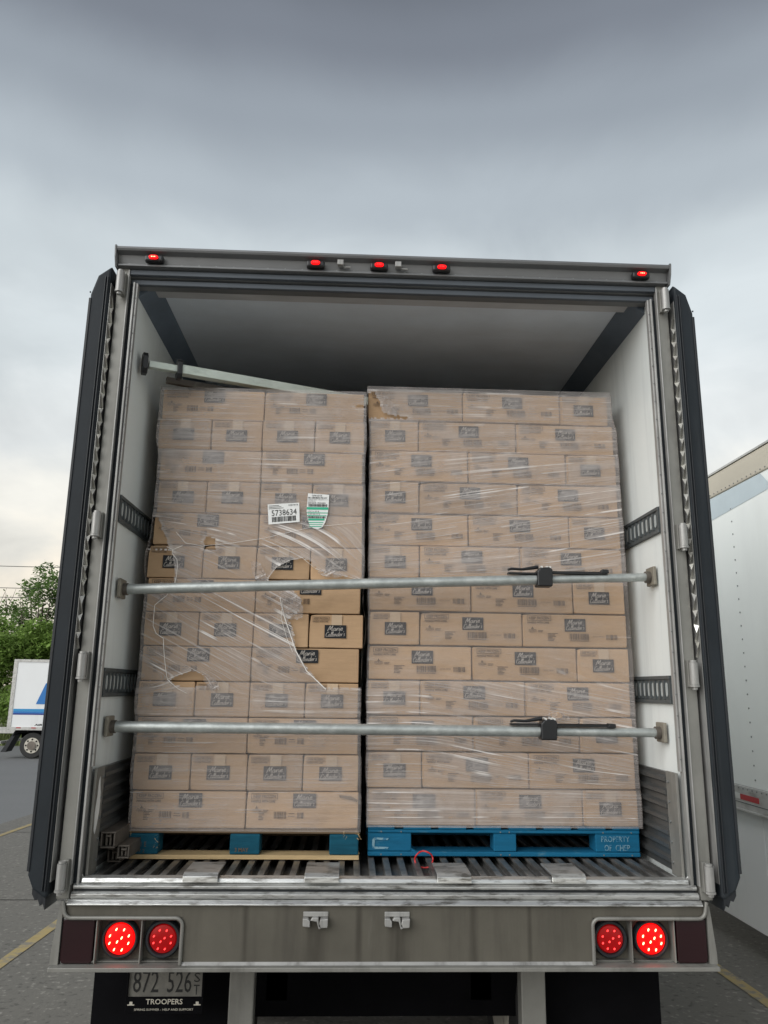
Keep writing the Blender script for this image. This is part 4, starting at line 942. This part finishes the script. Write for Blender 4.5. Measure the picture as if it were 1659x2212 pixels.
for x in (.35, .95, 1.6, 2.2): P('reflector', MB().box(x, x+.18, -.036, -.0305, 1.17, 1.21), 'rtape', t)
for x in (1.0, 2.28):
    w = P('wheel', MB().tube((x, .1, .5), (x, .62, .5), .5, n=40), 'tyre', t, .04)
    P('rim', MB().tube((x, .085, .5), (x, .12, .5), .30, n=32), 'rim', w); P('hub', MB().tube((x, .03, .5), (x, .084, .5), .17, .10, n=20), 'hub', w)
    for k in range(8):
        a = k*.785; P('wheel_hole', MB().tube((x+.235*math.cos(a), .078, .5+.235*math.sin(a)), (x+.235*math.cos(a), .0848, .5+.235*math.sin(a)), .035, n=10), 'under', w)
P('chassis', MB().box(.3, 13, .7, 1.8, .75, 1.09), 'under', t)
P('mud_flap', MB().prism([(.28, 1.09), (.38, 1.09), (-.02, .24), (-.22, .24)], 1, .1, .7), 'rub', t)
P('mud_guard', MB().prism([(.3, 1.10), (2.9, 1.10), (2.9, 1.03), (.45, 1.00), (.2, .85)], 1, .08, .7), 'under', t)
P('underride_bar', MB().box(-.35, -.25, .1, 2.4, .55, .65), 'rail', t)

# ------------------------------------------------------------------ trees, wires
def tree(name, x, y, h, r, crown_z, leafmat, n, label, seed, leaf=.16, squash=.8, cat='tree', lumps=9, feather=0):
    R_ = random.Random(seed); z0 = gz(y); t = tag(empty(name, (x, y, z0)), label, cat, 'trees beyond the yard')
    tr = MB(); tr.path([(0,0,-.2), (.05,0,h*.2), (-.06,.05,h*.45), (.05,0,h*.75)], [h*.022, h*.018, h*.012, h*.005], 8)
    cl = []
    for k in range(lumps):
        a = R_.uniform(0, 6.28); q = R_.uniform(.15, .8)*r; cz = crown_z+R_.uniform(-.5, .6)*(h-crown_z); lr = r*R_.uniform(.30, .48)
        c = Vector((q*math.cos(a), q*math.sin(a), min(cz, h-lr*squash))); cl.append((c, lr))
        tr.path([(0,0,h*.2), (c.x*.4, c.y*.4, (h*.2+c.z)*.5), tuple(c)], [h*.010, h*.007, .02], 6)
    cl.append((Vector((0, 0, h-r*.4)), r*.4))
    tr.build('trunk', M['bark'], t, smooth=True)
    mb = MB()
    for k in range(n):
        c, lr = R_.choice(cl); d = Vector((R_.gauss(0,1), R_.gauss(0,1), R_.gauss(0,1))).normalized()
        rad = lr*(R_.random()**.35); wob = 1+.35*noise.noise(d*2.5+c)
        p = c+Vector((d.x, d.y, d.z*squash))*rad*wob
        if p.z < .3: continue
        # a drooping compound leaf: two leaflets
        ax = Vector((R_.uniform(-1,1), R_.uniform(-1,1), R_.uniform(-.6,.35))).normalized(); up = Vector((R_.uniform(-.4,.4), R_.uniform(-.4,.4), 1)).normalized(); sd_ = ax.cross(up).normalized()
        s_ = leaf*R_.uniform(.6, 1.3)
        mb.add([p-ax*s_, p+sd_*s_*.42, p+ax*s_, p-sd_*s_*.42], [(0,1,2,3)])
    mb.build('crown', leafmat, t)
    return t
tree('sumac_tree', -20.3, 40, 7.1, 3.3, 3.8, M['leaf'], 17000, 'broad dense green tree at the left edge behind the distant trailer', 3, lumps=14)
tree('sumac_tree', -17.1, 39.2, 6.7, 2.9, 3.4, M['leaf'], 15000, 'rounded bright green tree right above the distant trailer', 5, lumps=13)
tree('sumac_tree', -15.0, 41, 7.2, 2.8, 3.4, M['leaf'], 12000, 'green tree partly hidden by the open left door', 8, lumps=12)
tree('tall_tree', -19.4, 45, 10.3, 1.9, 6.6, M['leaf2'], 5200, 'tall thin pale green tree rising above the bushes', 11, leaf=.17, squash=1.2, lumps=15)
# bare stalks
bs = MB(); R_ = random.Random(21)
for k in range(5):
    x = -21.6+.75*k+R_.uniform(-.2,.2); hh = R_.uniform(6.6, 7.6)
    bs.path([(x, 42, gz(42)), (x+.15, 42, hh*.5), (x+R_.uniform(-.2,.2), 42, hh-.9)], [.05, .035, .022], 6)
    for q in range(4):
        sx = R_.choice((-1, 1))*R_.uniform(.15, .55); b0 = hh-1.5+q*.22
        bs.path([(x, 42, b0), (x+sx*.6, 42+R_.uniform(-.2,.2), b0+.35), (x+sx, 42, b0+R_.uniform(.7, 1.1))], [.020, .014, .007], 5)
t = tag(empty('bare_shrub', (0, 0, 0)), 'row of bare branching stalks above the green trees at the left edge', 'shrub'); bs.build('branches', M['bark'], t)
lm = MB()
for k in range(420):
    x = R_.gauss(-20.3, .9); z = 5.9+abs(R_.gauss(0, .45)); a = R_.uniform(0,3.1); s_ = R_.uniform(.05,.10)
    lm.add([(x-s_*math.cos(a), 42+R_.uniform(-.4,.4), z-s_*math.sin(a)), (x+.03, 42, z+.05), (x+s_*math.cos(a), 42, z+s_*math.sin(a)), (x, 42.05, z-.06)], [(0,1,2,3)])
lm.build('sparse_leaves', M['leaf2'], t)
for k, (x, y, h) in enumerate(((-24.5, 41, 6.5), (-28.5, 42, 6.9), (-11.5, 42, 6.2), (-7.5, 43, 6.5))):
    tree('sumac_tree', x, y, h, 3.0, 3.2, M['leaf'], 5000, ['dense green tree left of the frame edge', 'far left green tree at the yard edge', 'green tree behind the loaded trailer', 'green tree farthest right behind the loaded trailer'][k], 30+k, leaf=.22)
for k, z in enumerate((9.05, 7.72, 7.15)):
    mb = MB(); mb.path([(-60+2*i, 44, z+.0006*(2*i-60+20)**2-.012*(i-20)) for i in range(60)], .022, 5)
    tag(mb.build('power_line', M['wire']), ['highest thin power line crossing the sky on the left', 'middle thin power line crossing the sky on the left', 'lowest thin power line crossing the sky on the left'][k], 'power line')
for x, lb in ((-60, 'wooden utility pole far to the left'), (58, 'wooden utility pole far to the right')):
    t = tag(empty('utility_pole', (x, 44.1, gz(44))), lb, 'pole'); MB().tube((0,0,0), (0,0,11.5), .16, .11).build('pole_shaft', M['pole'], t); MB().box(-.08, .08, -.9, .9, 10, 10.15).build('crossarm', M['pole'], t)
# low rail fence behind the distant trailer
t = tag(empty('guard_rail', (-30, 36.5, gz(36.5))), 'low metal guard rail at the edge of the yard behind the distant trailer', 'guard rail')
MB().box(0, 40, -.03, .03, .55, .85).build('rail', M['rail'], t, .01)
for k in range(11): MB().box(k*4-.07, k*4+.07, .032, .15, 0, .8).build('post', M['rail'], t)
